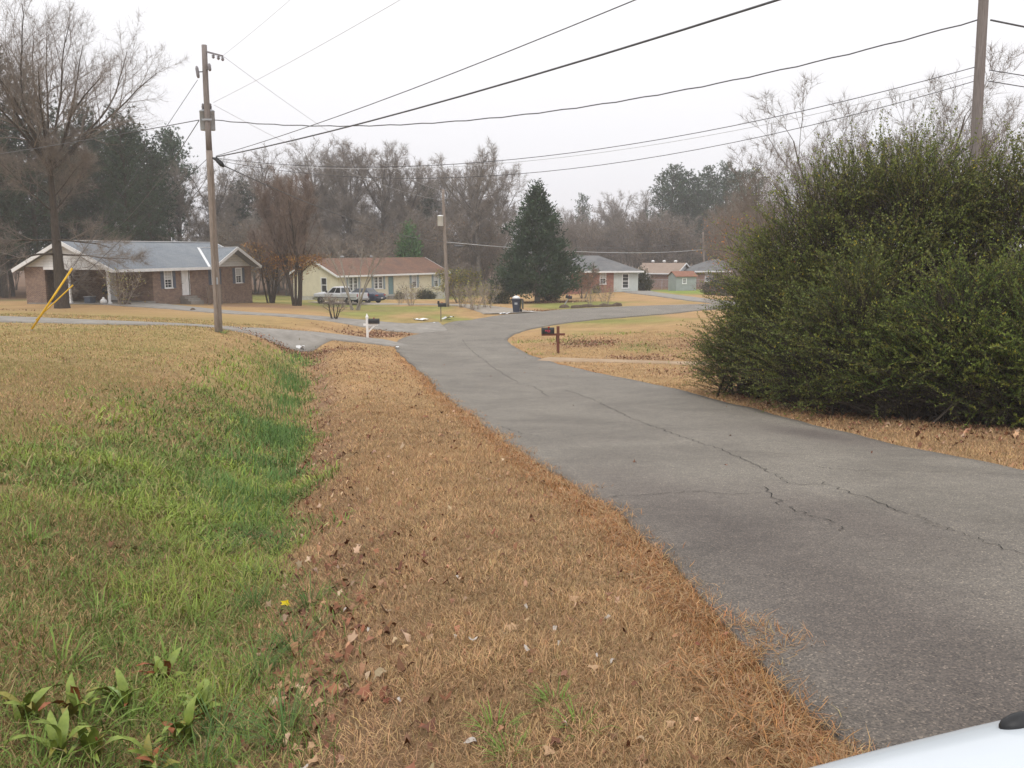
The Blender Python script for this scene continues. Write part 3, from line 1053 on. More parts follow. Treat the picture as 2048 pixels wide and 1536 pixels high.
for j, (px, lab) in enumerate(dock_lab.items()):
    r = random.Random(40 + j)
    x, y = hit(*px)
    x, y = x * 1.25, y * 1.25
    d_ = empty('dock_plant', (x, y, gz(x, y) + 0.01), r.random() * 6, lab, 'weed')
    for k in range(14):
        mi = 3 if (j == 0 and k == 0) else (2 if r.random() < (0.3 if 'red' in lab else 0.06) else r.choice([0, 0, 1]))
        o = link('leaf', dl[r.randint(0, 1)][mi], d_)
        o.location = (r.uniform(-.03, .03), r.uniform(-.03, .03), 0)
        o.rotation_euler = (r.uniform(-.4, .4), r.uniform(-1.25, -0.3), k * 0.571 * 2 + r.uniform(-.3, .3))
        s = r.uniform(0.5, 1.1)
        o.scale = (s, s, s)


# fallen leaves
def leaf_shape(rng, kind):
    """flat lobed leaf, curled"""
    n = 10
    v, f = [(0, 0, 0)], []
    for k in range(n):
        t = 2 * math.pi * k / n
        if kind == 0:
            r = 0.55 + 0.45 * abs(math.cos(2.5 * t)) ** 0.8
        else:
            r = 0.5 + 0.5 * abs(math.cos(t)) ** 1.2 + 0.08 * rng.standard_normal()
        x, y = r * math.cos(t), r * math.sin(t) * (1 if kind == 0 else 0.62)
        v.append((x, y, 0))
    v = np.array(v) * 0.5
    cu, cw = rng.uniform(0.8, 2.6) * rng.choice([-1, 1]), rng.uniform(-1.6, 1.8)
    v[:, 2] = cu * v[:, 0] ** 2 + cw * v[:, 1] ** 2 + 0.3 * v[:, 0] * v[:, 1] + rng.normal(0, 0.055, n + 1)
    f = [(0, k + 1, (k + 1) % n + 1) for k in range(n)]
    return v, np.array(f)


leafs = [leaf_shape(np.random.default_rng(500 + k), k % 2) for k in range(8)]
LC = [np.array(c) for c in ((0.22, 0.105, 0.06), (0.33, 0.19, 0.11), (0.16, 0.075, 0.045), (0.42, 0.29, 0.19), (0.21, 0.09, 0.05))]


def litter(n, xs, ys, sizes, rng, cols=None):
    parts = []
    idx = rng.integers(0, 8, n)
    z = zground(xs, ys) + 0.02
    z = np.where(road_off(xs, ys) < 0, zroad(xs, ys) + 0.03, z)
    for q in range(8):
        k = np.where(idx == q)[0]
        if not len(k): continue
        v, f = leafs[q]
        m = len(k)
        az = rng.uniform(0, 6.283, m)
        tx, ty = rng.normal(0, 0.45, m), rng.normal(0, 0.45, m)
        fl = rng.choice([-1, 1], m)
        p = v[None] * sizes[k][:, None, None]
        zz = p[..., 2] * fl[:, None] + p[..., 0] * tx[:, None] + p[..., 1] * ty[:, None]
        X = p[..., 0] * np.cos(az)[:, None] - p[..., 1] * np.sin(az)[:, None] + xs[k][:, None]
        Y = p[..., 0] * np.sin(az)[:, None] + p[..., 1] * np.cos(az)[:, None] + ys[k][:, None]
        Z = zz - zz.min(1, keepdims=True) * 0.6 + z[k][:, None] - 0.006
        V = np.stack([X, Y, Z], -1).reshape(-1, 3)
        F = (f[None] + (np.arange(m) * len(v))[:, None, None]).reshape(-1, 3)
        c = np.array(LC)[rng.choice(5, m, p=[.34, .2, .26, .12, .08])]
        C = np.repeat(vary(c, rng, m, 0.25), len(v), 0)
        parts.append((V, F, C))
    return merge(parts)


rng = np.random.default_rng(21)
LX, LY, LS = [], [], []


def add_litter(x, y, s):
    k = in_view(x, y, 0.3) & (y > 2.3)
    LX.append(x[k]); LY.append(y[k]); LS.append(s[k])


x, y = scatter(rng, -3, 1.2, 2.4, 10, 22)                     # thin scatter over the verge
k = (road_off(x, y) > 0.05) & (ditch_off(x, y) > 0.3)
add_litter(x[k], y[k], rng.uniform(0.025, 0.055, k.sum()))
x, y = scatter(rng, -9, 1, 10, 38, 7)
k = (road_off(x, y) > 0.05) & (ditch_off(x, y) > -0.1) & (fbm(x, y, 1.5, 3) > 0.42)
add_litter(x[k], y[k], rng.uniform(0.04, 0.09, k.sum()))
x, y = scatter(rng, -18, -3, 8, 34, 1.0)
add_litter(x, y, rng.uniform(0.03, 0.07, len(x)))
yy = 2.4 + 34 * rng.random(1500) ** 1.6                        # drift caught along the ditch bank
xx = np.interp(yy, DITCH[:, 1], DITCH[:, 0]) + rng.normal(0.55, 0.24, len(yy))
k = fbm(xx, yy, 0.7, 15) > 0.42
add_litter(xx[k], yy[k], rng.uniform(0.035, 0.075, k.sum()))
for lx, ly, rx, ry, s in LEAF_DRIFTS:
    if ly > 55 and lx < 3: continue
    n = int(260 * s * min(rx * ry, 6))
    x, y = rng.normal(lx, rx * 0.55, n), rng.normal(ly, ry * 0.55, n)
    k = road_off(x, y) > 0.1
    add_litter(x[k], y[k], rng.uniform(0.04, 0.075, k.sum()) * (1 + ly / 80))
x, y = scatter(rng, 4.4, 9, 8, 20, 8)
k = (road_off(x, y) > 0.02)
add_litter(x[k], y[k], rng.uniform(0.03, 0.07, k.sum()))
x, y = scatter(rng, -4, 5, 9, 40, 0.35)                        # few on the asphalt
k = (road_off(x, y) < -0.2) & (rng.random(len(x)) < np.exp(road_off(x, y) * 1.1) + 0.08)
add_litter(x[k], y[k], rng.uniform(0.03, 0.06, k.sum()))
x, y, s = np.concatenate(LX), np.concatenate(LY), np.concatenate(LS)
V, F, C = litter(len(x), x, y, s, rng)
o = link('leaf_litter', mesh_np('leaf_litter', V, F, C), None, M['litter'])
tag(o, 'scattered small brown fallen leaves on verge, ditch and lawns', 'leaves', kind='stuff')


def leaf_mats(nm, c1, c2):
    return noise_mat(nm, c1, c2, 30, 0.75, bmp=0.2, dist=0.003)


lm = {'brown': leaf_mats('leaf_brown', (0.17, 0.075, 0.045), (0.3, 0.15, 0.09)), 'pale': leaf_mats('leaf_pale', (0.36, 0.31, 0.27), (0.54, 0.49, 0.44)),
      'red': leaf_mats('leaf_red', (0.16, 0.05, 0.032), (0.24, 0.085, 0.05)), 'tan': leaf_mats('leaf_tan', (0.36, 0.22, 0.12), (0.5, 0.33, 0.2)), 'yellow': leaf_mats('leaf_yellow', (0.62, 0.45, 0.01), (0.8, 0.62, 0.02))}
lme = {}
for kk, m in lm.items():
    lme[kk] = []
    for q in range(4):
        me = mesh_np('fallen_leaf', leafs[q * 2 + (0 if kk != 'pale' else 1)][0], leafs[q * 2 + (0 if kk != 'pale' else 1)][1], smooth=False)
        me.materials.append(m)
        lme[kk].append(me)
LEAVES = {'brown': [(540, 1390), (620, 1300), (560, 1310), (655, 1250), (505, 1320), (700, 1290), (615, 1285), (640, 1200), (800, 1115), (560, 1400), (480, 1440), (1060, 1345), (1130, 1355), (660, 1385), (1215, 1195), (1050, 1110), (860, 1225), (905, 1190), (340, 1270), (520, 1460)],
          'pale': [(1195, 1325), (1225, 1332), (1118, 1290), (1110, 1258), (945, 1275), (910, 1258), (1050, 1215), (950, 1462), (1055, 1305), (690, 1178), (735, 1185), (915, 1145), (1130, 1455), (795, 1340), (530, 1535), (1220, 1238), (605, 1465)],
          'red': [(770, 1335), (990, 1430), (1395, 1300), (600, 1060), (575, 945), (1080, 1535), (860, 1010)],
          'tan': [(1100, 1500), (625, 1460), (1025, 1255), (620, 1420), (1340, 1460), (1145, 1205), (590, 1415), (1480, 1440), (1185, 1345), (1300, 1290)]}
WORD = {'brown': ('dry brown lobed leaf lying beside the ditch and on the verge', 'brown leaves by the ditch'), 'pale': ('curled whitish leaf lying on the straw coloured verge', 'pale curled leaves on the verge'),
        'red': ('reddish fallen leaf lying in the verge grass', 'red leaves in the grass'), 'tan': ('flat tan fallen leaf lying in the verge grass', 'tan leaves in the grass')}
for kk, pts in LEAVES.items():
    for j, px in enumerate(pts):
        x, y = hit(*px)
        r = random.Random(px[0] * 3 + px[1])
        if ditch_off(x, y) < 0.7:
            x, y = x * 1.1, y * 1.1
        o = link('fallen_leaf', lme[kk][j % 4], None)
        o.location = (x, y, gz(x, y) + 0.024)
        s = r.uniform(0.038, 0.066) * {'pale': 0.85, 'red': 0.75}.get(kk, 1.0)
        o.scale = (s, s, s * 0.9)
        o.rotation_euler = (r.uniform(-.45, .45), r.uniform(-.45, .45), r.random() * 6)
        tag(o, WORD[kk][0], 'fallen leaf', WORD[kk][1])
x, y = hit(568, 1125)
x, y = x * 1.1, y * 1.1
o = link('fallen_leaf', lme['yellow'][2], None)
o.location = (x, y, gz(x, y) + 0.08)
o.scale = (0.075, 0.05, 0.09)
o.rotation_euler = (0.7, 0.3, 0.4)
tag(o, 'bright yellow leaf at the edge of the green ditch', 'fallen leaf')


# ------------------------------------------------------------------ trees
def grow(seed, H, r0, *, stems=1, clear=0.35, levels=3, n1=10, n2=6, n3=5, ang=(0.9, 0.8, 0.75), ratio=(0.55, 0.5, 0.5), trop=(0.02, 0.05, 0.06), wob=(0.05, 0.12, 0.16),
         fork=0.0, flen=0.5, fang=(0.2, 0.55), splay=0.0, droop_low=0.0, top_r=0.25, lean=(0, 0), kid_r=(0.45, 0.65)):
    """branch segments (p, q, r0, r1, level) of a leafless tree"""
    R = random.Random(seed)
    S = []
    nch = [n1, n2, n3, 0]

    def nrm(v):
        l = math.sqrt(v[0] ** 2 + v[1] ** 2 + v[2] ** 2) or 1
        return (v[0] / l, v[1] / l, v[2] / l)

    def side(d, a, az):
        u = (0, 0, 1) if abs(d[2]) < 0.95 else (1, 0, 0)
        b = nrm((d[1] * u[2] - d[2] * u[1], d[2] * u[0] - d[0] * u[2], d[0] * u[1] - d[1] * u[0]))
        c = (d[1] * b[2] - d[2] * b[1], d[2] * b[0] - d[0] * b[2], d[0] * b[1] - d[1] * b[0])
        s, k = math.sin(a), math.cos(a)
        return nrm(tuple(d[i] * k + (b[i] * math.cos(az) + c[i] * math.sin(az)) * s for i in range(3)))

    def br(p, d, L, r, lev, tr=None):
        n = max(3, int(L / (0.9, 0.6, 0.35, 0.25)[min(lev, 3)]))
        if lev == 0: n = max(n, 10)
        tr = trop[min(lev, 2)] if tr is None else tr
        wb = wob[min(lev, 2)]
        az = R.random() * 6.28
        kids = nch[lev] if lev < levels else 0
        acc = 0.0
        st = clear if lev == 0 else 0.22
        for i in range(n):
            d = nrm((d[0] + R.gauss(0, wb), d[1] + R.gauss(0, wb), d[2] + R.gauss(0, wb) + tr))
            q = (p[0] + d[0] * L / n, p[1] + d[1] * L / n, p[2] + d[2] * L / n)
            t0, t1 = i / n, (i + 1) / n
            e = top_r if lev == 0 else 0.2
            ra, rb = r * (1 - (1 - e) * t0), r * (1 - (1 - e) * t1)
            if lev == 0 and i == 0: S.append(((p[0], p[1], p[2] - 0.3), p, ra * 1.5, ra * 1.25, 0))
            S.append((p, q, ra * (1.25 if lev == 0 and i == 0 else 1), rb, lev))
            if kids and t1 > st:
                acc += kids / (n * (1 - st))
                while acc >= 1:
                    acc -= 1
                    az += 2.4 + R.gauss(0, 0.4)
                    f = (t1 - st) / (1 - st)
                    a = ang[min(lev, 2)] * (1.15 - 0.5 * f) * R.uniform(0.8, 1.2)
                    Lc = L * ratio[min(lev, 2)] * (1.1 - 0.6 * f) * R.uniform(0.75, 1.25)
                    tk = None
                    if lev == 0 and droop_low and f < 0.4:
                        a = 1.5 + droop_low * (0.4 - f)
                        tk = -0.02
                    br(q, side(d, a, az), Lc, max(rb * (R.uniform(*kid_r) if lev == 0 else R.uniform(0.45, 0.65)), 0.008), lev + 1, tk)
            p = q
        if lev == 0 and fork:
            for k in range(int(fork)):
                br(p, side(d, R.uniform(*fang), k * 2.2 + R.random()), L * flen * R.uniform(0.7, 1.1), r * top_r * 0.75, 1)

    for s in range(stems):
        a = 6.283 * s / stems + R.random()
        sp = splay * R.uniform(0.4, 1.1) if stems > 1 else 0.0
        base = (0.0, 0, 0) if stems == 1 else (math.cos(a) * 0.25 * R.uniform(0.4, 1.6), math.sin(a) * 0.25 * R.uniform(0.4, 1.6), 0)
        br(base, nrm((math.cos(a) * sp + lean[0], math.sin(a) * sp + lean[1], 1)), H * R.uniform(0.8, 1.0) * (0.62 if fork else 1), r0 * (R.uniform(0.6, 1) if stems > 1 else 1), 0)
    return S


def tubes(S, sides):
    if not S: return np.zeros((0, 3)), np.zeros((0, 4), int)
    P = np.array([s[0] for s in S])
    Q = np.array([s[1] for s in S])
    ra = np.array([s[2] for s in S])[:, None]
    rb = np.array([s[3] for s in S])[:, None]
    d = Q - P
    d /= np.linalg.norm(d, axis=1)[:, None] + 1e-9
    u = np.where(np.abs(d[:, 2:3]) < 0.9, np.array([[0, 0, 1.0]]), np.array([[1.0, 0, 0]]))
    a = np.cross(d, u)
    a /= np.linalg.norm(a, axis=1)[:, None]
    b = np.cross(d, a)
    vs = []
    for c, r in ((P, ra), (Q, rb)):
        for k in range(sides):
            t = 2 * math.pi * k / sides
            vs.append(c + (a * math.cos(t) + b * math.sin(t)) * r)
    V = np.stack(vs, 1).reshape(-1, 3)
    n = len(S)
    o = (np.arange(n) * 2 * sides)[:, None]
    F = np.concatenate([o + [k, (k + 1) % sides, sides + (k + 1) % sides, sides + k] for k in range(sides)], 0)
    return V, F


def twigs(S, lev, k, lmin, lmax, wd, rng, upb=0.25, spread=0.9):
    """fine twigs: slender triangles carried by the outer branches"""
    T = [s for s in S if s[4] >= lev]
    P = np.repeat(np.array([s[0] for s in T]), k, 0)
    Q = np.repeat(np.array([s[1] for s in T]), k, 0)
    n = len(P)
    d = Q - P
    d /= np.linalg.norm(d, axis=1)[:, None] + 1e-9
    b = P + (Q - P) * rng.random((n, 1))
    g = d + rng.normal(0, spread, (n, 3)) + [0, 0, upb]
    g /= np.linalg.norm(g, axis=1)[:, None]
    L = rng.uniform(lmin, lmax, (n, 1))
    s = np.cross(g, rng.normal(0, 1, (n, 3)))
    s /= np.linalg.norm(s, axis=1)[:, None] + 1e-9
    V = np.stack([b - s * wd / 2, b + s * wd / 2, b + g * L], 1).reshape(-1, 3)
    return V, np.arange(3 * n).reshape(-1, 3), b + g * L, g


def flakes(C, size, rng, cols, flat=1.0):
    """leaf-sized diamonds at the points C"""
    n = len(C)
    a = rng.normal(0, 1, (n, 3))
    a[:, 2] *= flat
    a /= np.linalg.norm(a, axis=1)[:, None]
    b = np.cross(a, rng.normal(0, 1, (n, 3)))
    b /= np.linalg.norm(b, axis=1)[:, None] + 1e-9
    s = (size * rng.uniform(0.6, 1.3, n))[:, None]
    V = np.stack([C, C + a * s * 0.5 + b * s * 0.3, C + a * s, C + a * s * 0.5 - b * s * 0.3], 1).reshape(-1, 3)
    return V, np.arange(4 * n).reshape(-1, 4), np.repeat(cols, 4, 0)


class Tree:
    def __init__(s, trunk, crown, leaves=None):
        s.trunk, s.crown, s.leaves = trunk, crown, leaves

    def place(s, name, x, y, rz, sc_, label, group=None, cat='tree', z=None):
        e = empty(name, (x, y, gz(x, y) if z is None else z), rz, label, cat, group)
        e.scale = (sc_[0], sc_[0], sc_[1]) if hasattr(sc_, '__len__') else (sc_,) * 3
        link('trunk', s.trunk, e)
        c = link('crown', s.crown, e)
        if s.leaves is not None: link('foliage', s.leaves, c)
        return e


def bare(seed, H, r0, bark, twig, k=6, lmin=0.35, lmax=0.9, wd=0.018, tl=2, leaf=None, upb=0.25, spread=0.9, **kw):
    S = grow(seed, H, r0, **kw)
    V0, F0 = tubes([s for s in S if s[4] == 0], 7)
    V1, F1 = tubes([s for s in S if s[4] == 1], 5)
    tr = mesh_np('trunk', np.r_[V0, V1], np.r_[F0, F1 + len(V0)], smooth=True)
    tr.materials.append(M[bark])
    V2, F2 = tubes([s for s in S if s[4] >= 2], 3)
    rng = np.random.default_rng(seed)
    Vt, Ft, tips, g = twigs(S, tl, k, lmin, lmax, wd, rng, upb, spread)
    F2t = np.r_[F2[:, [0, 1, 2]], F2[:, [0, 2, 3]]]
    cr = mesh_np('crown', np.r_[V2, Vt], np.r_[F2t, Ft + len(V2)])
    cr.materials.append(M[twig])
    lv = None
    if leaf:
        n, size, cols, zmax = leaf
        ok = tips[(tips[:, 2] < zmax * H) & (tips[:, 2] > 0.2)]
        C = ok[rng.integers(0, len(ok), n)] + rng.normal(0, 0.12, (n, 3))
        cc = np.array(cols)[rng.integers(0, len(cols), n)]
        lv = mesh_np('foliage', *flakes(C, size, rng, vary(cc, rng, n, 0.25)))
        lv.materials.append(M['litter'])
    return Tree(tr, cr, lv)


def pine(seed, H, r0, start, width, dens, col, needle=0.34, nb=70):
    R = random.Random(seed)
    rng = np.random.default_rng(seed)
    S = []
    p = (0, 0, 0)
    n = 14
    tr = []
    for i in range(n):
        q = (p[0] + R.gauss(0, .06), p[1] + R.gauss(0, .06), H * (i + 1) / n)
        tr.append((p if i else (0, 0, -0.4), q, r0 * (1 - .85 * i / n), r0 * (1 - .85 * (i + 1) / n), 0))
        p = q
    C = []
    for k in range(nb):
        f = start + (1 - start) * (k + R.random()) / nb
        i = min(int(f * n), n - 1)
        b = np.array(tr[i][0]) + (np.array(tr[i][1]) - np.array(tr[i][0])) * (f * n - i)
        b[2] = f * H
        az = k * 2.4 + R.gauss(0, .4)
        prof = math.sin(math.pi * min(1, (1 - (f - start) / (1 - start)) * 0.72 + 0.12)) ** 0.8
        L = width * prof * R.uniform(0.55, 1.2)
        el = 0.15 + 0.7 * (f - start) / (1 - start) + R.gauss(0, .15)
        d = np.array([math.cos(az) * math.cos(el), math.sin(az) * math.cos(el), math.sin(el)])
        pts = [b]
        for j in range(4):
            d = d + rng.normal(0, .18, 3) + [0, 0, .06]
            d /= np.linalg.norm(d)
            pts.append(pts[-1] + d * L / 4)
        for j in range(4):
            tr.append((tuple(pts[j]), tuple(pts[j + 1]), .045 * (1 - j * .2), .045 * (1 - (j + 1) * .2), 1))
            if j >= 1:
                m = max(1, int(dens * L / 4))
                C.append(np.repeat((pts[j] + (pts[j + 1] - pts[j]) * rng.random((m, 1))) + rng.normal(0, 0.28 + .05 * L, (m, 3)) * [1, 1, .55], 1, 0))
    C = np.concatenate(C)
    k = 12
    c = np.repeat(C, k, 0)
    m = len(c)
    g = rng.normal(0, 1, (m, 3)) + [0, 0, .45]
    g /= np.linalg.norm(g, axis=1)[:, None]
    s = np.cross(g, rng.normal(0, 1, (m, 3)))
    s /= np.linalg.norm(s, axis=1)[:, None]
    wd = needle * 0.13
    V = np.stack([c - s * wd, c + s * wd, c + g * needle * rng.uniform(.6, 1.2, (m, 1))], 1).reshape(-1, 3)
    F = np.arange(3 * m).reshape(-1, 3)
    tone = np.repeat(rng.normal(1, .22, len(C)), k * 3)[:, None]
    cols = np.clip(np.asarray(col) * tone, .004, 1)
    t = mesh_np('trunk', *tubes(tr, 6), smooth=True)
    t.materials.append(M['bark_dark'])
    cr = mesh_np('crown', V, F, cols)
    cr.materials.append(M['needle'])
    return Tree(t, cr)


def cedar(seed, H, Rb, n_cl, col, z0=0.08, spike=0.0, per=26, size=0.2):
    """dense conical evergreen with ragged outline"""
    rng = np.random.default_rng(seed)
    f = 1 - np.sqrt(rng.random(n_cl))
    f = np.clip(f * 1.05, 0, 0.99)
    az = rng.uniform(0, 6.283, n_cl)
    lob = 1 + .16 * np.sin(3 * az + 9 * f) + .14 * np.sin(7 * az - 14 * f) + .14 * np.sin(46 * f + 2 * az) + rng.normal(0, .13, n_cl)
    prof = np.where(f < .14, .72 + 2.0 * f, 1.0 * (1 - (f - .14) / .86) ** (0.82 + spike))
    r = Rb * prof * lob * np.sqrt(rng.uniform(.25, 1.0, n_cl))
    z = H * (z0 + (1 - z0) * f)
    C = np.c_[np.cos(az) * r, np.sin(az) * r, z + r * 0.12]
    c = np.repeat(C, per, 0)
    m = len(c)
    out = np.c_[np.cos(az), np.sin(az), np.full(n_cl, .5)]
    o = np.repeat(out, per, 0)
    c = c + rng.normal(0, .26, (m, 3)) + o * rng.uniform(-.1, .25, (m, 1))
    g = o + rng.normal(0, .65, (m, 3)) + [0, 0, .35]
    g /= np.linalg.norm(g, axis=1)[:, None]
    s = np.cross(g, rng.normal(0, 1, (m, 3)))
    s /= np.linalg.norm(s, axis=1)[:, None]
    L = size * rng.uniform(.6, 1.5, (m, 1))
    V = np.stack([c - s * L * .22, c + s * L * .22, c + g * L], 1).reshape(-1, 3)
    tone = np.repeat(rng.normal(1, .2, n_cl), per * 3)[:, None]
    cr = mesh_np('crown', V, np.arange(3 * m).reshape(-1, 3), np.clip(np.asarray(col) * tone, .004, 1))
    cr.materials.append(M['needle'])
    S = [((0, 0, -.3), (0, 0, H * .5), Rb * .085, Rb * .05, 0), ((0, 0, H * .5), (.05, 0, H * .97), Rb * .05, .012, 0)]
    R = random.Random(seed)
    for k in range(26):
        a = k * 2.4
        zz = H * R.uniform(.07, .7)
        rr = Rb * .7 * (1 - zz / H)
        S.append(((0, 0, zz), (math.cos(a) * rr, math.sin(a) * rr, zz + rr * .35), .04, .01, 1))
    t = mesh_np('trunk', *tubes(S, 7), smooth=True)
    t.materials.append(M['bark'])
    return Tree(t, cr)


# ---- kinds for the woods
WOOD = [bare(60 + k, 19, 0.24, 'bark', 'twig', k=5, lmin=.4, lmax=1.0, wd=.026, clear=.45, levels=3, n1=10, n2=7, n3=4, ang=(.85, .7, .75), ratio=(.46, .5, .5), trop=(.02, .05, .04), fork=5, flen=.62, fang=(.2, .75), top_r=.55) for k in range(4)]
WOODB = [bare(80 + k, 17, 0.34, 'bark', 'twig', k=5, lmin=.35, lmax=.9, wd=.026, clear=.3, levels=3, n1=12, n2=8, n3=5, ang=(.9, .75, .75), ratio=(.55, .48, .5), trop=(.02, .05, .04), fork=6, flen=.75, fang=(.25, .95), top_r=.62) for k in range(3)]
LB = ((0.19, .14, .1), (.17, .125, .09), (.23, .155, .095), (.15, .12, .085))
BRUSH = [bare(100 + k, 8.5, 0.09, 'bark', 'twig', k=5, lmin=.4, lmax=1.0, wd=.028, stems=5, splay=.35, clear=.15, levels=2, n1=9, n2=7, ang=(.6, .6, .6), ratio=(.4, .5, .5), tl=1, leaf=(2500, .16, LB, 1.0)) for k in range(3)]
PINES = [pine(120 + k, 21, .26, .45, 3.5, 9.0, (.055, .09, .045)) for k in range(3)]
LOWPINE = [pine(130 + k, 17, .24, .16, 3.6, 6.5, (.042, .062, .034), nb=110) for k in range(2)]
rnd = random.Random(8)


def wood_row(kinds, spots, name, label, group, smin=.85, smax=1.15):
    for (u, Y) in spots:
        x = (u - CU) / FPX * Y * 1.005
        k = rnd.choice(kinds)
        s = rnd.uniform(smin, smax)
        k.place(name, x, Y, rnd.random() * 6.28, (s * rnd.uniform(.95, 1.1), s), label, group)


def spread(u0, u1, n, Y0, Y1, j=0.5):
    st = (u1 - u0) / n
    return [(u0 + (i + .5 + rnd.uniform(-j, j)) * st, rnd.uniform(Y0, Y1)) for i in range(n)]


# left wood behind the grey-roofed house
wood_row(LOWPINE, spread(-170, 345, 20, 86, 112), 'pine_tree', 'dark pine with low branches in the wood left of the utility pole', 'dark pines behind the grey roofed house', .95, 1.25)
wood_row(LOWPINE, [(-60, 84), (20, 86), (-140, 80)], 'pine_tree', 'tall dark pine at the far left edge behind the bare oak', 'dark pines at the left edge', 1.25, 1.4)
wood_row(PINES, [(372, 118), (350, 122)], 'pine_tree', 'tufted pine rising above the wood just left of the utility pole', 'tufted pines left of the pole', .98, 1.04)
wood_row(PINES, [(160, 112), (215, 116), (265, 121), (300, 112)], 'pine_tree', 'pine with green top behind the bare oak', 'green topped pines behind the oak', .88, 1.0)
wood_row(WOOD, spread(-80, 420, 12, 105, 135), 'hardwood_tree', 'bare hardwood among the dark pines on the left', 'bare trees among the left pines', .85, 1.0)
wood_row(BRUSH, spread(-120, 520, 16, 96, 125), 'understory_tree', 'brown brushy understory tree at the foot of the left wood', 'understory of the left wood', .55, .9)
# middle wood behind the red-roofed house
wood_row(WOOD, spread(410, 1030, 20, 126, 165), 'hardwood_tree', 'tall bare grey hardwood in the wood behind the red roofed house', 'bare hardwoods behind the red roofed house', .98, 1.22)
wood_row(WOODB, [(560, 138), (640, 134), (715, 142), (760, 132), (830, 140)], 'hardwood_tree', 'wide crowned bare hardwood behind the red roofed house', 'wide crowned trees behind the red roofed house', 1.15, 1.3)
wood_row(BRUSH, spread(440, 1010, 34, 117, 142), 'understory_tree', 'brown understory tree at the foot of the wood behind the red roofed house', 'understory of the middle wood', .8, 1.2)
wood_row(LOWPINE, [(500, 133), (545, 140), (850, 150)], 'pine_tree', 'dull green pine half hidden in the bare middle wood', 'pines in the middle wood', .85, 1.0)
WOODB[1].place('hardwood_tree', (962 - CU) / FPX * 122, 122, 1.0, (1.15, 1.12), 'bare spreading tree with rounded crown just left of the big cedar')
# right, farther and hazier
wood_row(WOOD, spread(1100, 1520, 16, 185, 235), 'hardwood_tree', 'pale hazy bare hardwood in the distant wood behind the grey roofed brick house', 'hazy bare hardwoods of the distant wood', .85, 1.1)
wood_row(BRUSH, spread(1090, 1560, 30, 160, 205), 'understory_tree', 'grey brown understory of the distant wood behind the far houses', 'understory of the distant wood', 1.0, 1.5)
wood_row(WOOD, spread(1120, 1500, 12, 165, 185), 'hardwood_tree', 'slender bare tree at the front of the distant wood', 'slender trees at the front of the distant wood', .55, .8)
wood_row(PINES, [(1318, 190), (1338, 186), (1356, 196), (1372, 188), (1390, 190), (1408, 186), (1425, 192), (1446, 184), (1462, 188), (1480, 180), (1500, 176)], 'pine_tree', 'blue green pine in the distant clump right of the cedar', 'distant pine clump', .98, 1.16)
wood_row(LOWPINE, [(1335, 182), (1365, 185), (1400, 180)], 'pine_tree', 'lower dark pine filling the distant pine clump', 'lower pines of the distant clump', .8, .95)
PINES[1].place('pine_tree', (1165 - CU) / FPX * 200, 200, .4, (.75, .86), 'lone rounded pine above the grey roofed brick house')

# big bare oak in front of the carport
oak = bare(3, 15.5, 0.42, 'bark_dark', 'twig', k=4, lmin=.3, lmax=.9, wd=.010, clear=.25, levels=3, n1=13, n2=13, n3=8, ang=(1.05, .6, .7), ratio=(.6, .42, .5), trop=(.0, .012, .03), wob=(.004, .06, .12), fork=14, flen=1.05, fang=(.08, .95), top_r=.34, droop_low=.6, kid_r=(.2, .3))
p = at(124, 618, 57)
oak.place('oak_tree', p[0], p[1], 1.6, 1.0, 'tall bare oak with a thick dark trunk standing in front of the carport')
# red-brown many-stemmed tree between the two houses
mb_ = bare(5, 8.8, .15, 'bark_dark', 'twig_red', k=7, lmin=.35, lmax=.9, wd=.019, stems=7, splay=.3, clear=.25, levels=2, n1=13, n2=8, ang=(.45, .5, .6), ratio=(.4, .5, .5), trop=(.05, .09, .08), tl=1, leaf=(2600, .13, ((.3, .15, .05), (.36, .2, .05), (.22, .11, .05)), .45))
p = at(592, 613, 74)
mb_.place('brown_tree', p[0], p[1], 0, (1.0, 1.05), 'reddish brown many stemmed tree between the brick and the yellow house')
mb2 = bare(6, 6.0, .10, 'bark_dark', 'twig_red', k=6, lmin=.35, lmax=.8, wd=.02, stems=6, splay=.3, clear=.25, levels=2, n1=9, n2=7, ang=(.5, .5, .6), ratio=(.42, .5, .5), tl=1, leaf=(3200, .14, ((.34, .17, .05), (.38, .23, .06), (.25, .12, .05)), .9))
p = at(543, 609, 79)
mb2.place('brown_tree', p[0], p[1], 0, 1.0, 'lower orange leaved tree with dark stems right of the brick house')
# small bare yard trees by the pickup
sm = bare(7, 5.6, .10, 'bark_pale', 'twig_pale', k=3, lmin=.2, lmax=.55, wd=.013, stems=5, splay=.75, clear=.3, levels=2, n1=6, n2=5, ang=(.55, .6, .6), ratio=(.42, .5, .5), trop=(-.01, .05, .05), tl=2)
p = at(712, 620, 68)
sm.place('yard_tree', p[0], p[1], 1.0, 1.0, 'small bare pale barked tree with splayed stems in front of the white pickup')
sm2 = bare(9, 1.7, .07, 'bark_dark', 'twig_pale', k=3, lmin=.2, lmax=.5, wd=.014, stems=5, splay=.7, clear=.45, levels=2, n1=6, n2=4, ang=(.6, .6, .6), ratio=(.6, .5, .5), tl=1, top_r=.35)
p = at(669, 640, 54)
sm2.place('pruned_tree', p[0], p[1], 0, .72, 'stubby pruned crape myrtle beside the second driveway')
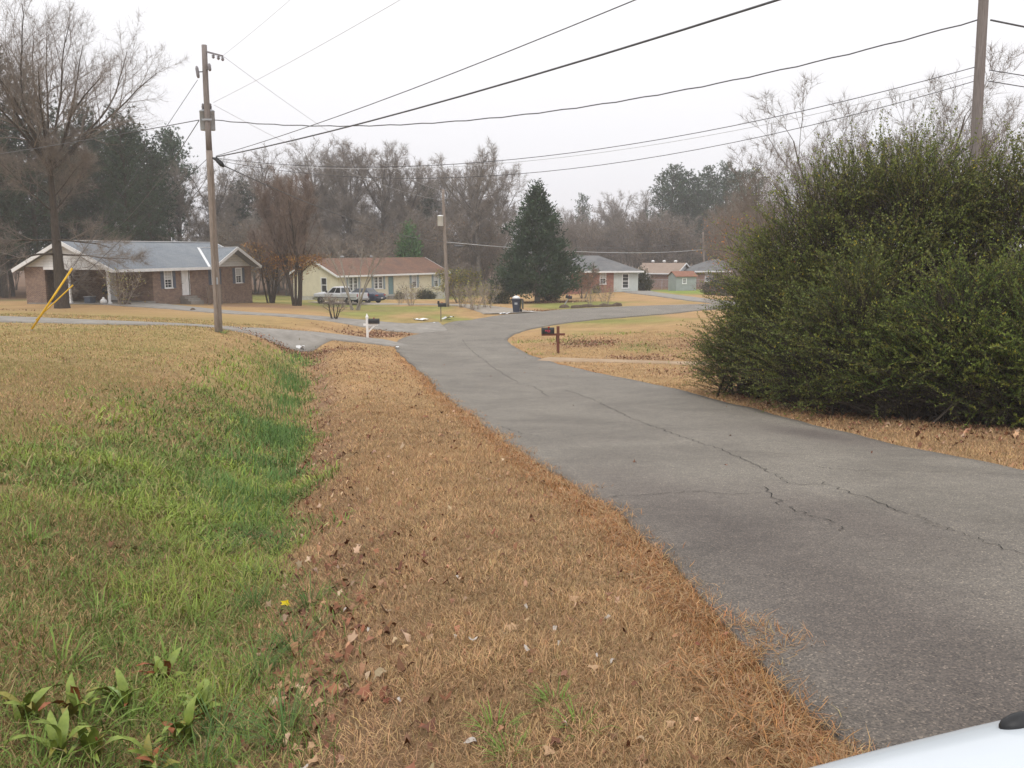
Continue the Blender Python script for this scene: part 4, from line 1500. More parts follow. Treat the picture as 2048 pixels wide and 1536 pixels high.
# cedar by the cart, arborvitae, shrubs
ce = cedar(11, 11.2, 3.7, 760, (.045, .072, .038), z0=.06, spike=.14, per=34, size=.27)
p = at(1075, 606, 84)
ce.place('cedar_tree', p[0], p[1], 0, 1.0, 'large dark green cone shaped cedar in the middle of the yards')
ab = cedar(12, 5.6, 1.6, 380, (.07, .15, .045), z0=.02, per=20, size=.26)
p = at(820, 590, 115)
ab.place('arborvitae_tree', p[0], p[1], 0, (1.25, 1.62), 'green cone shaped evergreen rising behind the red roof')
sh = bare(13, 2.9, .05, 'bark', 'twig_red', k=5, lmin=.2, lmax=.5, wd=.02, stems=6, splay=.5, clear=.1, levels=2, n1=7, n2=5, tl=1, leaf=(1500, .13, ((.22, .12, .06), (.1, .1, .045), (.28, .14, .06), (.07, .09, .045)), 1.0))
p = at(1165, 597, 92)
sh.place('yard_shrub', p[0], p[1], 0, 1.0, 'russet and green round headed shrub in front of the red brick house')
sh2 = bare(14, 3.2, .05, 'bark', 'twig', k=5, lmin=.2, lmax=.5, wd=.02, stems=7, splay=.55, clear=.05, levels=2, n1=8, n2=5, tl=1, leaf=(3400, .13, ((.24, .22, .035), (.3, .25, .03), (.10, .13, .04)), 1.0))
p = at(918, 610, 86)
sh2.place('yellow_shrub', p[0], p[1], 0, (1.1, 1.0), 'yellow green rounded shrub at the right corner of the yellow house')
tw = bare(15, 1.9, .025, 'twig_pale', 'twig_pale', k=4, lmin=.15, lmax=.4, wd=.016, stems=8, splay=.5, clear=.1, levels=1, n1=6, tl=0, leaf=(260, .1, ((.28, .28, .07), (.3, .22, .08)), 1.0))
for u, v, Y, s, lab in [(822, 618, 74, 1.0, 'pale leafless bush in front of the teal door'), (950, 622, 69, 1.1, 'straw coloured tall bush right of the second utility pole'), (975, 622, 71, 1.0, 'straw coloured bush left of the garbage cart'), (925, 621, 71, .9, 'low straw bush at the foot of the second utility pole'),
                        (247, 614, 61, 1.25, 'thin pale bush in front of the carport post'), (800, 610, 82, .6, 'low brown bush right of the navy car'), (1180, 612, 76, .75, 'leafless seedling clump along the far kerb, left one'), (1210, 609, 77, .85, 'leafless seedling clump along the far kerb, right one')]:
    p = at(u, v, Y)
    tw.place('bare_bush', p[0], p[1], u, s, lab, cat='bush')
gl = cedar(16, 2.0, .95, 130, (.05, .055, .03), z0=.02, spike=-.5, per=20, size=.2)
for u, v, Y, s, lab in [(1424, 589, 95, .95, 'round clipped evergreen bush right of the grey shed'), (1455, 590, 92, .95, 'round evergreen bush half hidden behind the roadside thicket'), (1289, 583, 107, 1.3, 'narrow evergreen at the corner of the grey siding'), (690, 601, 104, .5, 'low evergreen under the paired windows'),
                        (845, 600, 103, .55, 'dark low shrub under the shuttered window'), (862, 600, 103, .5, 'dark low shrub right under the last shuttered window'), (800, 601, 103, .45, 'dark low shrub right of the teal door'), (1100, 600, 88, .8, 'low evergreen bush beside the cedar trunk'), (1192, 586, 104, .45, 'clipped low shrub under the brick house window'), (1000, 610, 82, .9, 'twiggy dark bush left of the cedar trunk')]:
    p = at(u, v, Y)
    gl.place('evergreen_bush', p[0], p[1], u, (s if u != 1289 else .8, s), lab, cat='bush')

# bare trees behind the roadside thicket
RT_ = [bare(150 + k, 10, .10, 'bark', 'twig', k=3, lmin=.2, lmax=.55, wd=.008, stems=3, splay=.25, clear=.3, levels=3, n1=8, n2=6, n3=4, ang=(.6, .6, .65), ratio=(.45, .5, .5), trop=(.03, .08, .08)) for k in range(2)]
OR = ((.42, .16, .04), (.36, .13, .04), (.45, .22, .06))
RO_ = bare(153, 8, .11, 'bark', 'twig', k=3, lmin=.25, lmax=.6, wd=.009, stems=3, splay=.3, clear=.2, levels=3, n1=9, n2=6, n3=4, ang=(.7, .7, .65), ratio=(.45, .5, .5), leaf=(700, .10, OR, 1.0))
for u, Y, s, kk, lab in [(1560, 40, 1.05, 0, 'pale bare tree above the left half of the thicket'), (1660, 36, 1.1, 1, 'pale bare tree behind the middle of the thicket'), (1760, 35, 1.28, 0, 'tallest pale bare tree behind the thicket, left of the pole'), (1850, 34, 1.1, 1, 'pale bare tree just left of the grey pole behind the thicket'),
                         (2030, 33, 1.1, 0, 'pale bare tree at the right edge behind the thicket'), (1930, 38, 1.15, 1, 'pale bare tree right behind the grey pole'), (1600, 48, 1.15, 1, 'far pale bare tree behind the left half of the thicket')]:
    x = (u - CU) / FPX * Y
    s *= .74
    RT_[kk].place('bare_tree', x, Y, u, (s * 1.15, s), lab)
for u, Y, s in [(1515, 38, .75), (1605, 34, .8), (1700, 42, .95), (1800, 40, .95), (1890, 44, 1.0), (1985, 40, .95)]:
    RT_[int(u) % 2].place('bare_tree', (u - CU) / FPX * Y, Y, u * .7, (s * 1.0, s * .84), 'slender bare tree in the pale twiggy band rising behind the thicket', 'twiggy band behind the thicket')
for u, Y, s, lab in [(1500, 47, .85, 'bare tree with orange leaves at the left end of the thicket'), (1480, 60, 1.0, 'hazy bare tree with a few rust leaves beyond the thicket'), (1550, 33, .8, 'rust leaved bare tree pressed behind the thicket')]:
    x = (u - CU) / FPX * Y
    RO_.place('rust_leaved_tree', x, Y, u, s * .85, lab)


# ------------------------------------------------------------------ roadside thicket of privet
def spray_shrub(seed, ells, n_spr, n_leaf, leaf, cols, tipcol, stem=(.0, .0), long_top=1.0):
    rng = np.random.default_rng(seed)
    E = np.array(ells, float)               # cx cy cz rx ry rz
    vol = E[:, 3] * E[:, 4] + E[:, 4] * E[:, 5]
    ei = rng.choice(len(E), n_spr, p=vol / vol.sum())
    n = rng.normal(0, 1, (n_spr, 3))
    n /= np.linalg.norm(n, axis=1)[:, None]
    n[:, 2] = np.where(n[:, 2] < -.8, -n[:, 2], n[:, 2])
    t = rng.uniform(.45, 1.0, n_spr) ** .8
    lump = .66 + .68 * fbm(n[:, 0] * 3 + ei * 7 + 20, n[:, 2] * 3 + n[:, 1] * 2 + 20, .8, seed)
    b = E[ei, :3] + E[ei, 3:] * n * (t * lump)[:, None]
    g = n * [1.15, 1.15, .45] + [0, 0, .8] + rng.normal(0, .24, (n_spr, 3))
    g /= np.linalg.norm(g, axis=1)[:, None]
    L = rng.uniform(.4, .95, n_spr) * (1 + .25 * long_top * np.clip(n[:, 2], 0, 1))
    wild = rng.random(n_spr) < .08
    L = np.where(wild, L * rng.uniform(1.2, 1.6, n_spr), L)
    bend = rng.normal(0, .18, (n_spr, 3)) + [0, 0, -.22]
    s = np.linspace(.06, 1, n_leaf)[None, :, None]
    P = b[:, None] + g[:, None] * L[:, None, None] * s + bend[:, None] * L[:, None, None] * s * s
    P = np.repeat(P[:, :, None], 2, 2) + 0
    m = n_spr * n_leaf * 2
    P = P.reshape(m, 3)
    gd = np.repeat(g, n_leaf * 2, 0)
    q = np.cross(gd, rng.normal(0, 1, (m, 3)))
    q /= np.linalg.norm(q, axis=1)[:, None] + 1e-9
    d = gd * .85 + q * .9 + [0, 0, .1]
    d /= np.linalg.norm(d, axis=1)[:, None]
    sd = np.cross(d, rng.normal(0, 1, (m, 3)) * .5 + [0, 0, 1])
    sd /= np.linalg.norm(sd, axis=1)[:, None] + 1e-9
    l = (leaf * rng.uniform(.65, 1.3, m))[:, None]
    V = np.stack([P, P + d * l * .45 + sd * l * .24, P + d * l, P + d * l * .45 - sd * l * .24], 1)
    clump = fbm(b[:, 0] + b[:, 1], b[:, 2], .9, seed + 2, 2)[:, None]
    sp_c = np.array(cols)[rng.integers(0, len(cols), n_spr)] * (1 + rng.normal(0, .2, (n_spr, 1))) * (.6 + .85 * clump)
    c = np.repeat(sp_c, n_leaf * 2, 0)
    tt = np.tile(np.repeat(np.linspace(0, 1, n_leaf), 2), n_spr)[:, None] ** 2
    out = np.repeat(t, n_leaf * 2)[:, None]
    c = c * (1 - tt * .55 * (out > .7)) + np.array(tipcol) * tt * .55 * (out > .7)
    yel = rng.random(m) < .02
    c[yel] = np.array([.45, .36, .05]) * rng.uniform(.6, 1.1, (yel.sum(), 1))
    c = c * (1 + rng.normal(0, .15, (m, 1)))
    gzv = zground(b[:, 0], b[:, 1], False)
    hole = (fbm(b[:, 0] + .6 * b[:, 1], b[:, 2] + .3 * b[:, 1], .75, seed + 8, 2) < .40) & (t > .6)      # gaps that open into the dark inside
    k = np.repeat((b[:, 2] > gzv + .02) & ~hole, n_leaf * 2) & (P[:, 2] > np.repeat(gzv, n_leaf * 2) + .02)
    V, c = V[k].reshape(-1, 3), np.repeat(np.clip(c[k], .005, .9), 4, 0)
    F = np.arange(len(V)).reshape(-1, 4)
    # stems of the sprays
    S = [(tuple(b[i] - g[i] * .5), tuple(b[i]), .008, .006, 1) for i in range(0, n_spr, 2)] + [(tuple(b[i]), tuple(b[i] + g[i] * L[i] * .5 + bend[i] * L[i] * .25), .005, .0035, 1) for i in range(n_spr)] + [(tuple(b[i] + g[i] * L[i] * .5 + bend[i] * L[i] * .25), tuple(b[i] + g[i] * L[i] + bend[i] * L[i]), .0035, .0015, 1) for i in range(n_spr)]
    R = random.Random(seed)
    for e in E:
        for k_ in range(14):
            a = R.random() * 6.28
            x0, y0 = e[0] + R.gauss(0, .25) * e[3], e[1] + R.gauss(0, .25) * e[4]
            z0 = gz(x0, y0) - .1
            x1, y1, z1 = e[0] + math.cos(a) * e[3] * .7, e[1] + math.sin(a) * e[4] * .7, e[2] + R.uniform(-.2, .7) * e[5]
            mx_, my_, mz_ = (x0 * .6 + x1 * .4), (y0 * .6 + y1 * .4), z0 + (z1 - z0) * .6
            S += [((x0, y0, z0), (mx_, my_, mz_), .035, .022, 0), ((mx_, my_, mz_), (x1, y1, z1), .022, .01, 0)]
    return (V, F, c), S


def thicket(name, seed, ells, n_spr, n_leaf, leaf, cols, tip, label, lt=1.0):
    """ellipsoids given as u, Y, height of centre above ground, rx, ry, rz"""
    E = []
    for u, Y, hc, rx, ry, rz in ells:
        x = (u - CU) / FPX * Y * 1.003
        E.append((x, Y, gz(x, Y) + hc, rx, ry, rz))
    (V, F, c), S = spray_shrub(seed, E, n_spr, n_leaf, leaf, cols, tip, long_top=lt)
    o = np.array([E[0][0], E[0][1], gz(E[0][0], E[0][1])])
    e = empty(name, tuple(o), 0, label, 'shrub', 'privet shrubs of the roadside thicket')
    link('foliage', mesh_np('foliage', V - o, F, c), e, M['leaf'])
    Vs, Fs = tubes(S, 3)
    link('stems', mesh_np('stems', Vs - o, Fs), e, M['bark_dark'])


PG = ((.112, .135, .036), (.132, .155, .042), (.082, .106, .034), (.185, .185, .048), (.15, .13, .055))
PT = (.26, .3, .075)
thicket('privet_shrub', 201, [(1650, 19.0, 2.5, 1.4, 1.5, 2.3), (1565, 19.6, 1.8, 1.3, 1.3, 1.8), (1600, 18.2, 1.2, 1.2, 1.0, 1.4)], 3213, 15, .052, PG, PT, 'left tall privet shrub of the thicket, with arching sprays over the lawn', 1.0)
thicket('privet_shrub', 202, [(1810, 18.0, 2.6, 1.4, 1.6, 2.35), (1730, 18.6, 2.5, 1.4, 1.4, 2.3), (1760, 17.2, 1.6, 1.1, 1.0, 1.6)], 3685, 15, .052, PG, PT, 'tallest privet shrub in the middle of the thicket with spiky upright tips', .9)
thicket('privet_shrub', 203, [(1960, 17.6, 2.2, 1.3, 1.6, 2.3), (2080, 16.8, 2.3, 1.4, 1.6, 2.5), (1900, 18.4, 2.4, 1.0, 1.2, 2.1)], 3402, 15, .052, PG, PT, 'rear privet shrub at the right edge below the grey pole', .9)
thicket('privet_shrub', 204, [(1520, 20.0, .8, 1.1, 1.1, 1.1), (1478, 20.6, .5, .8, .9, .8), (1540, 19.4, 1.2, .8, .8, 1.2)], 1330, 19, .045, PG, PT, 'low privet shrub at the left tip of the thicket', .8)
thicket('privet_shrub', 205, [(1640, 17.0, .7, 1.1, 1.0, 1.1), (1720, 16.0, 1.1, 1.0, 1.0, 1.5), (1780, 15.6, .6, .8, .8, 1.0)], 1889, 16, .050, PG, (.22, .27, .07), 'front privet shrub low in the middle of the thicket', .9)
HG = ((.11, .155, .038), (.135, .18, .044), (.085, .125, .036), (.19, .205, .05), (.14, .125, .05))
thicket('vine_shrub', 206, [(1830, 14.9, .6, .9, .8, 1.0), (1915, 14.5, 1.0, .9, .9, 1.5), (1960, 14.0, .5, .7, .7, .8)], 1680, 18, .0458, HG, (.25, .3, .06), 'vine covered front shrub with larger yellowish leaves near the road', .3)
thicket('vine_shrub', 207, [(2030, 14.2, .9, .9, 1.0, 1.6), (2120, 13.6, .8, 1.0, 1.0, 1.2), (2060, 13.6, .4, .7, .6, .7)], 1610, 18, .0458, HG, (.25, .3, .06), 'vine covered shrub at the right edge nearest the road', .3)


# ------------------------------------------------------------------ houses
M['brick_a'] = brick_mat('brown_brick', (.16, .09, .065), (.24, .15, .105), (.3, .26, .22))
M['brick_b'] = brick_mat('red_brick', (.26, .085, .055), (.34, .14, .095), (.33, .27, .24))
M['brick_c'] = brick_mat('dull_brick', (.22, .11, .08), (.28, .16, .12), (.3, .26, .22))
M['roof_grey'] = shingle_mat('roof_blue_grey', (.19, .21, .235), (.225, .245, .27), (.25, .265, .28))
M['roof_red'] = shingle_mat('roof_rust', (.165, .09, .062), (.21, .12, .082), (.105, .068, .055))
M['roof_dark'] = shingle_mat('roof_charcoal', (.12, .12, .125), (.155, .155, .16), (.19, .185, .18))
M['roof_tan'] = shingle_mat('roof_tan', (.27, .2, .16), (.31, .24, .19), (.23, .17, .135))
M['roof_rust2'] = noise_mat('rusty_sheet', (.17, .07, .045), (.28, .13, .08), 4, .7, bmp=.1)
M['yellow_board'] = board_mat('cream_yellow_boards', (.70, .645, .49), 'X', .2, .72)
M['grey_board'] = board_mat('pale_grey_siding', (.52, .55, .53), 'X', .3, .8)
M['shed_board'] = board_mat('grey_blue_shed', (.33, .355, .36), 'X', .25, .7)
M['slate'] = noise_mat('slate_blue_paint', (.075, .09, .125), (.12, .14, .18), 5, .6, bmp=.05)
M['dusty_blue'] = noise_mat('dusty_blue_paint', (.22, .28, .32), (.3, .36, .4), 5, .6, bmp=.05)
M['teal'] = noise_mat('teal_paint', (.14, .24, .25), (.2, .3, .31), 4, .5, bmp=.03)
M['board_white'] = noise_mat('white_lap_siding', (.60, .60, .60), (.74, .74, .73), 3, .55, bmp=.05)
M['weathered'] = noise_mat('weathered_wood', (.12, .09, .07), (.24, .19, .15), 8, .85, bmp=.3, stretch=(2, 2, .6))
M['dark_room'] = noise_mat('shaded_room', (.10, .085, .075), (.17, .14, .12), 3, .9, bmp=0)


def wall_mb(x0, x1, z0, z1, y0, y1, ops=(), mb=None):
    mb = mb or MB()
    xs = sorted({x0, x1, *[v for o in ops for v in o[:2]]})
    zs = sorted({z0, z1, *[v for o in ops for v in o[2:4]]})
    for a, b in zip(xs[:-1], xs[1:]):
        run = None
        for c, d in zip(zs[:-1], zs[1:]):
            inside = any(o[0] <= a and b <= o[1] and o[2] <= c and d <= o[3] for o in ops)
            if inside:
                if run: mb.box(a, b, y0, y1, *run)
                run = None
            else:
                run = (run[0], d) if run else (c, d)
        if run: mb.box(a, b, y0, y1, *run)
    return mb


def slab(mb, poly, t=.11):
    n = len(poly)
    vs = [tuple(p) for p in poly] + [(p[0], p[1], p[2] - t) for p in poly]
    return mb.add(vs, [tuple(range(n)), tuple(range(2 * n - 1, n - 1, -1))] + [(i, n + i, n + (i + 1) % n, (i + 1) % n) for i in range(n)])


def window(par, x0, x1, z0, z1, y, cols=2, rows=2, shutter=None, sw=.32, blind=True, single=False):
    """double-hung window in the opening, front at y (front faces -y)"""
    mb = MB()
    t, f = .07, .09
    mb.box(x0 - t, x0 + .03, y - .05, y + .09, z0 - .04, z1 + t)
    mb.box(x1 - .03, x1 + t, y - .05, y + .09, z0 - .04, z1 + t)
    mb.box(x0 + .03, x1 - .03, y - .05, y + .09, z1 - .03, z1 + t)
    w_ = mb.build('window', M['white'], par)
    MB().box(x0 - .12, x1 + .12, y - .10, y - .052, z0 - .07, z0 - .005).box(x0 + .03, x1 - .03, y - .05, y + .08, z0 - .03, z0 + .045).build('sill', M['white'], w_)
    zm = (z0 + z1) / 2
    MB().box(x0 + .03, x1 - .03, y - .01, y + .04, zm - .035, zm + .035).build('sash_rail', M['white'], w_)
    box_part('pane', M['blind'] if blind else M['glass'], w_, x0 + .03, x1 - .03, y + .045, y + .06, zm, z1 - .03)
    box_part('pane', M['glass'], w_, x0 + .03, x1 - .03, y + .045, y + .06, z0 + .045, zm)
    if not single:
        mb = MB()
        for k in range(1, cols):
            xx = x0 + (x1 - x0) * k / cols
            mb.box(xx - .014, xx + .014, y + .018, y + .042, z0 + .05, zm - .036).box(xx - .014, xx + .014, y + .018, y + .042, zm + .036, z1 - .032)
        for a, b in ((z0 + .045, zm - .035), (zm + .035, z1 - .03)):
            for k in range(1, rows):
                zz = a + (b - a) * k / rows
                mb.box(x0 + .035, x1 - .035, y + .02, y + .04, zz - .014, zz + .014)
        mb.build('muntins', M['white'], w_)
    if shutter:
        for a, b in ((x0 - t - .01 - sw, x0 - t - .01), (x1 + t + .01, x1 + t + .01 + sw)):
            s = MB().box(a, b, y - .04, y - .003, z0 - .05, z1 + .06)
            for k in range(9):
                zz = z0 + (z1 - z0) * (k + .5) / 9
                s.box(a + .04, b - .04, y - .055, y - .041, zz - .04, zz + .03)
            s.build('shutter', M[shutter], par)
    return w_


def door(par, x0, x1, z0, z1, y, mat, screen=False):
    MB().box(x0 - .09, x0, y - .05, y + .08, z0, z1 + .09).box(x1, x1 + .09, y - .05, y + .08, z0, z1 + .09).box(x0, x1, y - .05, y + .08, z1, z1 + .09).build('door_frame', M['white'], par)
    mb = MB().box(x0, x1, y, y + .05, z0, z1)
    for a, b in ((.12, .42), (.52, .9)):
        for c, d in ((.12, .46), (.54, .88)):
            mb.box(x0 + (x1 - x0) * c, x0 + (x1 - x0) * d, y - .014, y - .001, z0 + (z1 - z0) * a, z0 + (z1 - z0) * b)
    d_ = mb.build('door', M[mat], par)
    MB().lathe([(.012, 0), (.012, -.04), (.032, -.05), (.034, -.075), (.015, -.09)], (x0 + .09, y - .002, z0 + .95), 'y', 10).build('handle', M['rim'], d_, True)
    return d_


def boards(par, x0, x1, zb, za, xc, y, mat, step=.2):
    """lapped boards filling a gable triangle"""
    k = 0
    z = zb
    while z < za - .05:
        z2 = min(z + step - .012, za - .02)
        f0, f1 = (za - z) / (za - zb), (za - z2) / (za - zb)
        l0, r0, l1, r1 = xc - (xc - x0) * f0, xc + (x1 - xc) * f0, xc - (xc - x0) * f1, xc + (x1 - xc) * f1
        MB().add([(l0, y - .03, z), (r0, y - .03, z), (r1, y - .008, z2), (l1, y - .008, z2), (l0, y + .03, z), (r0, y + .03, z), (r1, y + .03, z2), (l1, y + .03, z2)],
                 [(0, 1, 2, 3), (7, 6, 5, 4), (0, 4, 5, 1), (3, 2, 6, 7), (0, 3, 7, 4), (1, 5, 6, 2)]).build('siding_board', M[mat], par)
        z += step
        k += 1


# ---- brown brick house with grey roof and carport
TH = rad(71)
P0 = at(230, 609, 62)
h1 = empty('brick_house', P0, TH, 'long brown brick house with blue grey roof, white trim and carport', 'house')
b = M['brick_a']
EZ, SL, W1, D1 = 2.45, .45, 16.1, 8.1
wt = EZ + .16
CP0 = 3.9                                         # carport takes the first metres of the plan
mb = MB()
wall_mb(CP0, W1, -1.6, wt, 0, .2, [(5.2, 5.97, .95, 2.25), (7.1, 7.95, .3, 2.3), (10.75, 11.5, 1.05, 2.25), (13.92, 14.69, 1.05, 2.25)], mb)
mb.box(CP0, CP0 + .2, .2, D1 - .2, -1.2, wt).box(W1 - .2, W1, .2, D1 - .2, -1.8, wt).box(0, W1, D1 - .2, D1, -1.6, wt)
mb.box(0, .2, 6.2, D1 - .2, -1.0, wt)
mb.build('wall', b, h1)
box_part('carport_floor', M['concrete'], h1, -.15, CP0, -.15, D1 - .2, -.8, .03)
d_ = box_part('carport_door', M['white'], h1, CP0 - .06, CP0 - .004, 3.4, 4.3, .06, 2.1)
MB().box(CP0 - .075, CP0 - .062, 3.5, 4.2, 1.15, 1.95).build('pane', M['blind'], d_)
window(h1, 5.2, 5.97, .95, 2.25, .03, 2, 3, 'slate', .36)
door(h1, 7.1, 7.95, .3, 2.3, .05, 'white')
window(h1, 10.75, 11.5, 1.05, 2.25, .03, 2, 3, 'slate', .36)
window(h1, 13.92, 14.69, 1.05, 2.25, .03, 2, 3, 'slate', .36)
mb = MB()
for k in range(3):
    mb.box(6.8, 8.3, -.42 - .3 * (2 - k), -.01 if k == 2 else -.42 - .3 * (1 - k) + .01, -1.2, -.3 + .18 * (k + 1))
mb.build('steps', M['concrete'], h1)
for xx in (8.38, 10.0):
    box_part('rail_post', M['weathered'], h1, xx - .05, xx + .05, -1.45, -1.35, -1.0, .95)
for k in range(7):
    xx = 8.55 + k * .2
    box_part('rail_slat', M['weathered'], h1, xx, xx + .08, -1.42, -1.38, .0, .82)
MB().box(8.33, 10.05, -1.44, -1.36, .83, .92).box(8.43, 9.95, -1.43, -1.37, -.08, -.01).build('rail', M['weathered'], h1)
box_part('rail_seat', M['weathered'], h1, 8.43, 9.95, -1.34, -.9, .06, .12)
for yy in (.44, 3.94):
    MB().box(-.07, .07, yy - .07, yy + .07, .03, EZ - .02).box(-.11, .11, yy - .11, yy + .11, .03, .16).box(-.11, .11, yy - .11, yy + .11, EZ - .16, EZ - .02).build('carport_post', M['white'], h1, bevel=.008)
MB().box(-.09, .09, .0, 6.2, EZ - .015, EZ + .19).box(.09, CP0, -.0, .16, EZ - .015, EZ + .14).build('carport_beam', M['white'], h1)
box_part('carport_ceiling', M['board_white'], h1, .1, CP0, .17, D1 - .21, EZ + .1, EZ + .14)
rz = EZ + SL * (D1 / 2 + .5)
xl, xr, yb = -.6, W1 + .5, D1 + .5
sc_, sh_ = 13.05, 3.15                            # small front gable
sa_ = EZ + .5 * sh_
sy = (sa_ - EZ) / SL - .5
rf = M['roof_grey']
mb = MB()
slab(mb, [(xl, -.5, EZ), (sc_ - sh_, -.5, EZ), (sc_, sy, sa_), (sc_ + sh_, -.5, EZ), (xr, -.5, EZ), (xr, D1 / 2, rz), (xl, D1 / 2, rz)])
slab(mb, [(xl, D1 / 2, rz), (xr, D1 / 2, rz), (xr, yb, EZ), (xl, yb, EZ)])
roof = mb.build('roof', rf, h1)
yf = -.95
mb = MB()
slab(mb, [(sc_, yf, sa_ + .01), (sc_, sy, sa_ + .01), (sc_ - sh_, -.5, EZ + .01), (sc_ - sh_, yf, EZ + .01)])
slab(mb, [(sc_, yf, sa_ + .012), (sc_ + sh_, yf, EZ + .012), (sc_ + sh_, -.5, EZ + .012), (sc_, sy, sa_ + .012)])
mb.build('front_gable_roof', rf, h1)
for sgn in (-1, 1):
    MB().bar((sc_, yf - .03, sa_ - .06), (sc_ + sgn * (sh_ + .05), yf - .03, EZ - .09), .05, .24).build('rake_board', M['white'], h1)
    MB().bar((sc_, sy, sa_ + .03), (sc_ + sgn * sh_, -.5, EZ + .03), .2, .03).build('valley_flashing', M['white'], roof)
    box_part('fascia', M['white'], h1, sc_ + sgn * sh_ - .03, sc_ + sgn * sh_ + .03, yf, -.5, EZ - .2, EZ + .0)
MB().bar((sc_, yf, sa_ + .03), (sc_, sy, sa_ + .03), .2, .04).build('ridge_cap', M['white'], roof)
boards(h1, sc_ - sh_ * .93, sc_ + sh_ * .93, EZ + .0, sa_ - .12, sc_, -.05, 'board_white')
MB().bar((xl, D1 / 2, rz + .02), (xr, D1 / 2, rz + .02), .26, .06).build('ridge_cap', M['white'], roof)
box_part('fascia', M['white'], h1, xl, sc_ - sh_ - .04, -.56, -.51, EZ - .2, EZ + .01)
box_part('eave_soffit', M['board_white'], h1, xl + .05, sc_ - sh_ - .05, -.5, -.01, EZ - .17, EZ - .13)
for x_ in (xl, xr):
    for ye in (-.52, yb + .02):
        MB().bar((x_, ye, EZ - .1), (x_, D1 / 2, rz - .1), .06, .26).build('rake_board', M['white'], h1)
# lapped boards of the carport end gable (faces -x)
zz, zt = EZ + .2, rz - .14
while zz < zt - .06:
    z2 = min(zz + .19, zt)
    f0, f1 = (zt - zz) / (zt - EZ), (zt - z2) / (zt - EZ)
    hl = D1 / 2 + .25
    y0, y1, y2, y3 = D1 / 2 - hl * f0, D1 / 2 + hl * f0, D1 / 2 + hl * f1, D1 / 2 - hl * f1
    MB().add([(-.06, y0, zz), (-.06, y1, zz), (-.035, y2, z2), (-.035, y3, z2), (.02, y0, zz), (.02, y1, zz), (.02, y2, z2), (.02, y3, z2)],
             [(0, 3, 2, 1), (4, 5, 6, 7), (0, 1, 5, 4), (2, 3, 7, 6), (0, 4, 7, 3), (1, 2, 6, 5)]).build('siding_board', M['board_white'], h1)
    zz += .2
MB().prism([(.0, wt), (D1, wt), (D1 / 2, rz - .13)], 'x', W1 - .2, W1 - .02).build('end_gable', M['board_white'], h1)


def on_h1(x, y, z): return tuple(h1_m @ Vector((x, y, z)))
h1_m = Matrix.Translation(P0) @ Matrix.Rotation(TH, 4, 'Z')
MB().lathe([(.02, 0), (.2, .04), (.24, .2), (.17, .34), (.06, .42), (.09, .47), (.02, .5)], on_h1(-.25, .75, .03), 'z', 12).build('trash_bag', M['white'], None, True)
tag(bpy.data.objects['trash_bag'], 'white knotted bag standing at the foot of the carport post', 'bag')
e = empty('grill', on_h1(1.6, 2.2, .03), TH, 'dark covered kettle grill standing inside the carport', 'grill')
MB().lathe([(.05, .62), (.26, .7), (.3, .85), (.28, 1.0), (.12, 1.12), (.03, 1.14)], n=14).build('kettle', M['black'], e, True)
for k in range(3):
    MB().tube([(math.cos(k * 2.1) * .3, math.sin(k * 2.1) * .3, 0), (math.cos(k * 2.1) * .15, math.sin(k * 2.1) * .15, .72)], .016, 6).build('leg', M['black'], e)
e = empty('storage_tote', on_h1(1.0, 3.2, .03), TH + .2, 'dark blue lidded storage tote on the carport floor', 'tote')
MB().prism([(-.3, 0), (.3, 0), (.35, .42), (-.35, .42)], 'y', -.25, .25).build('box', M['slate'], e, bevel=.02)
box_part('lid', M['galv'], e, -.37, .37, -.28, .28, .425, .47, bevel=.01)

# ---- yellow house with rusty red roof
TH2 = rad(52)
P2_ = at(677, 600, 98)
h2 = empty('yellow_house', P2_, TH2, 'cream yellow board house with rusty red gable roof and dusty blue shutters', 'house')
EZ2, W2, D2 = 2.7, 17.7, 8.0
mb = MB()
ops = [(1.75, 2.2, .95, 2.45), (2.3, 2.75, .95, 2.45), (5.55, 6.05, 1.05, 2.4), (6.15, 6.65, 1.05, 2.4), (7.75, 8.55, .3, 2.4), (11.75, 12.5, 1.0, 2.45), (15.65, 16.35, 1.0, 2.45)]
ops = [(1.6, 2.9, .95, 2.45), (5.45, 6.8, 1.05, 2.4)] + ops[4:]
wall_mb(0, W2, .3, EZ2 + .15, 0, .2, ops, mb)
mb.box(W2 - .2, W2, .2, D2, .3, EZ2 + .15).box(.2, W2 - .2, D2 - .2, D2, .3, EZ2 + .15)
mb.build('wall', M['yellow_board'], h2)
# left end wall with its window (faces -x)
mb = MB()
for (y0, y1, z0, z1) in ((.2, 1.9, .3, EZ2 + .15), (2.8, D2 - .2, .3, EZ2 + .15), (1.9, 2.8, .3, .85), (1.9, 2.8, 2.4, EZ2 + .15)):
    mb.box(0, .2, y0, y1, z0, z1)
mb.prism([(.0, EZ2 + .15), (D2, EZ2 + .15), (D2 / 2, EZ2 + .43 * D2 / 2 + .02)], 'x', .0, .18)
mb.build('end_wall', M['yellow_board'], h2)
ew = empty('end_window_holder', (0, 0, 0))
COL.objects.unlink(ew)
bpy.data.objects.remove(ew)
w_ = MB().box(-.05, .06, 1.84, 1.92, .8, 2.46).box(-.05, .06, 2.78, 2.86, .8, 2.46).box(-.05, .06, 1.92, 2.78, 2.38, 2.46).box(-.07, .06, 1.92, 2.78, .8, .87).box(-.02, .05, 1.92, 2.78, 1.58, 1.66).build('window', M['white'], h2)
box_part('pane', M['glass'], w_, .06, .075, 1.92, 2.78, .87, 2.38)
mb = MB().box(.02, W2 - .02, .02, D2 - .02, -1.5, .3)
mb.build('foundation', noise_mat('pale_block_base', (.42, .4, .35), (.55, .53, .48), 3, .8), h2)
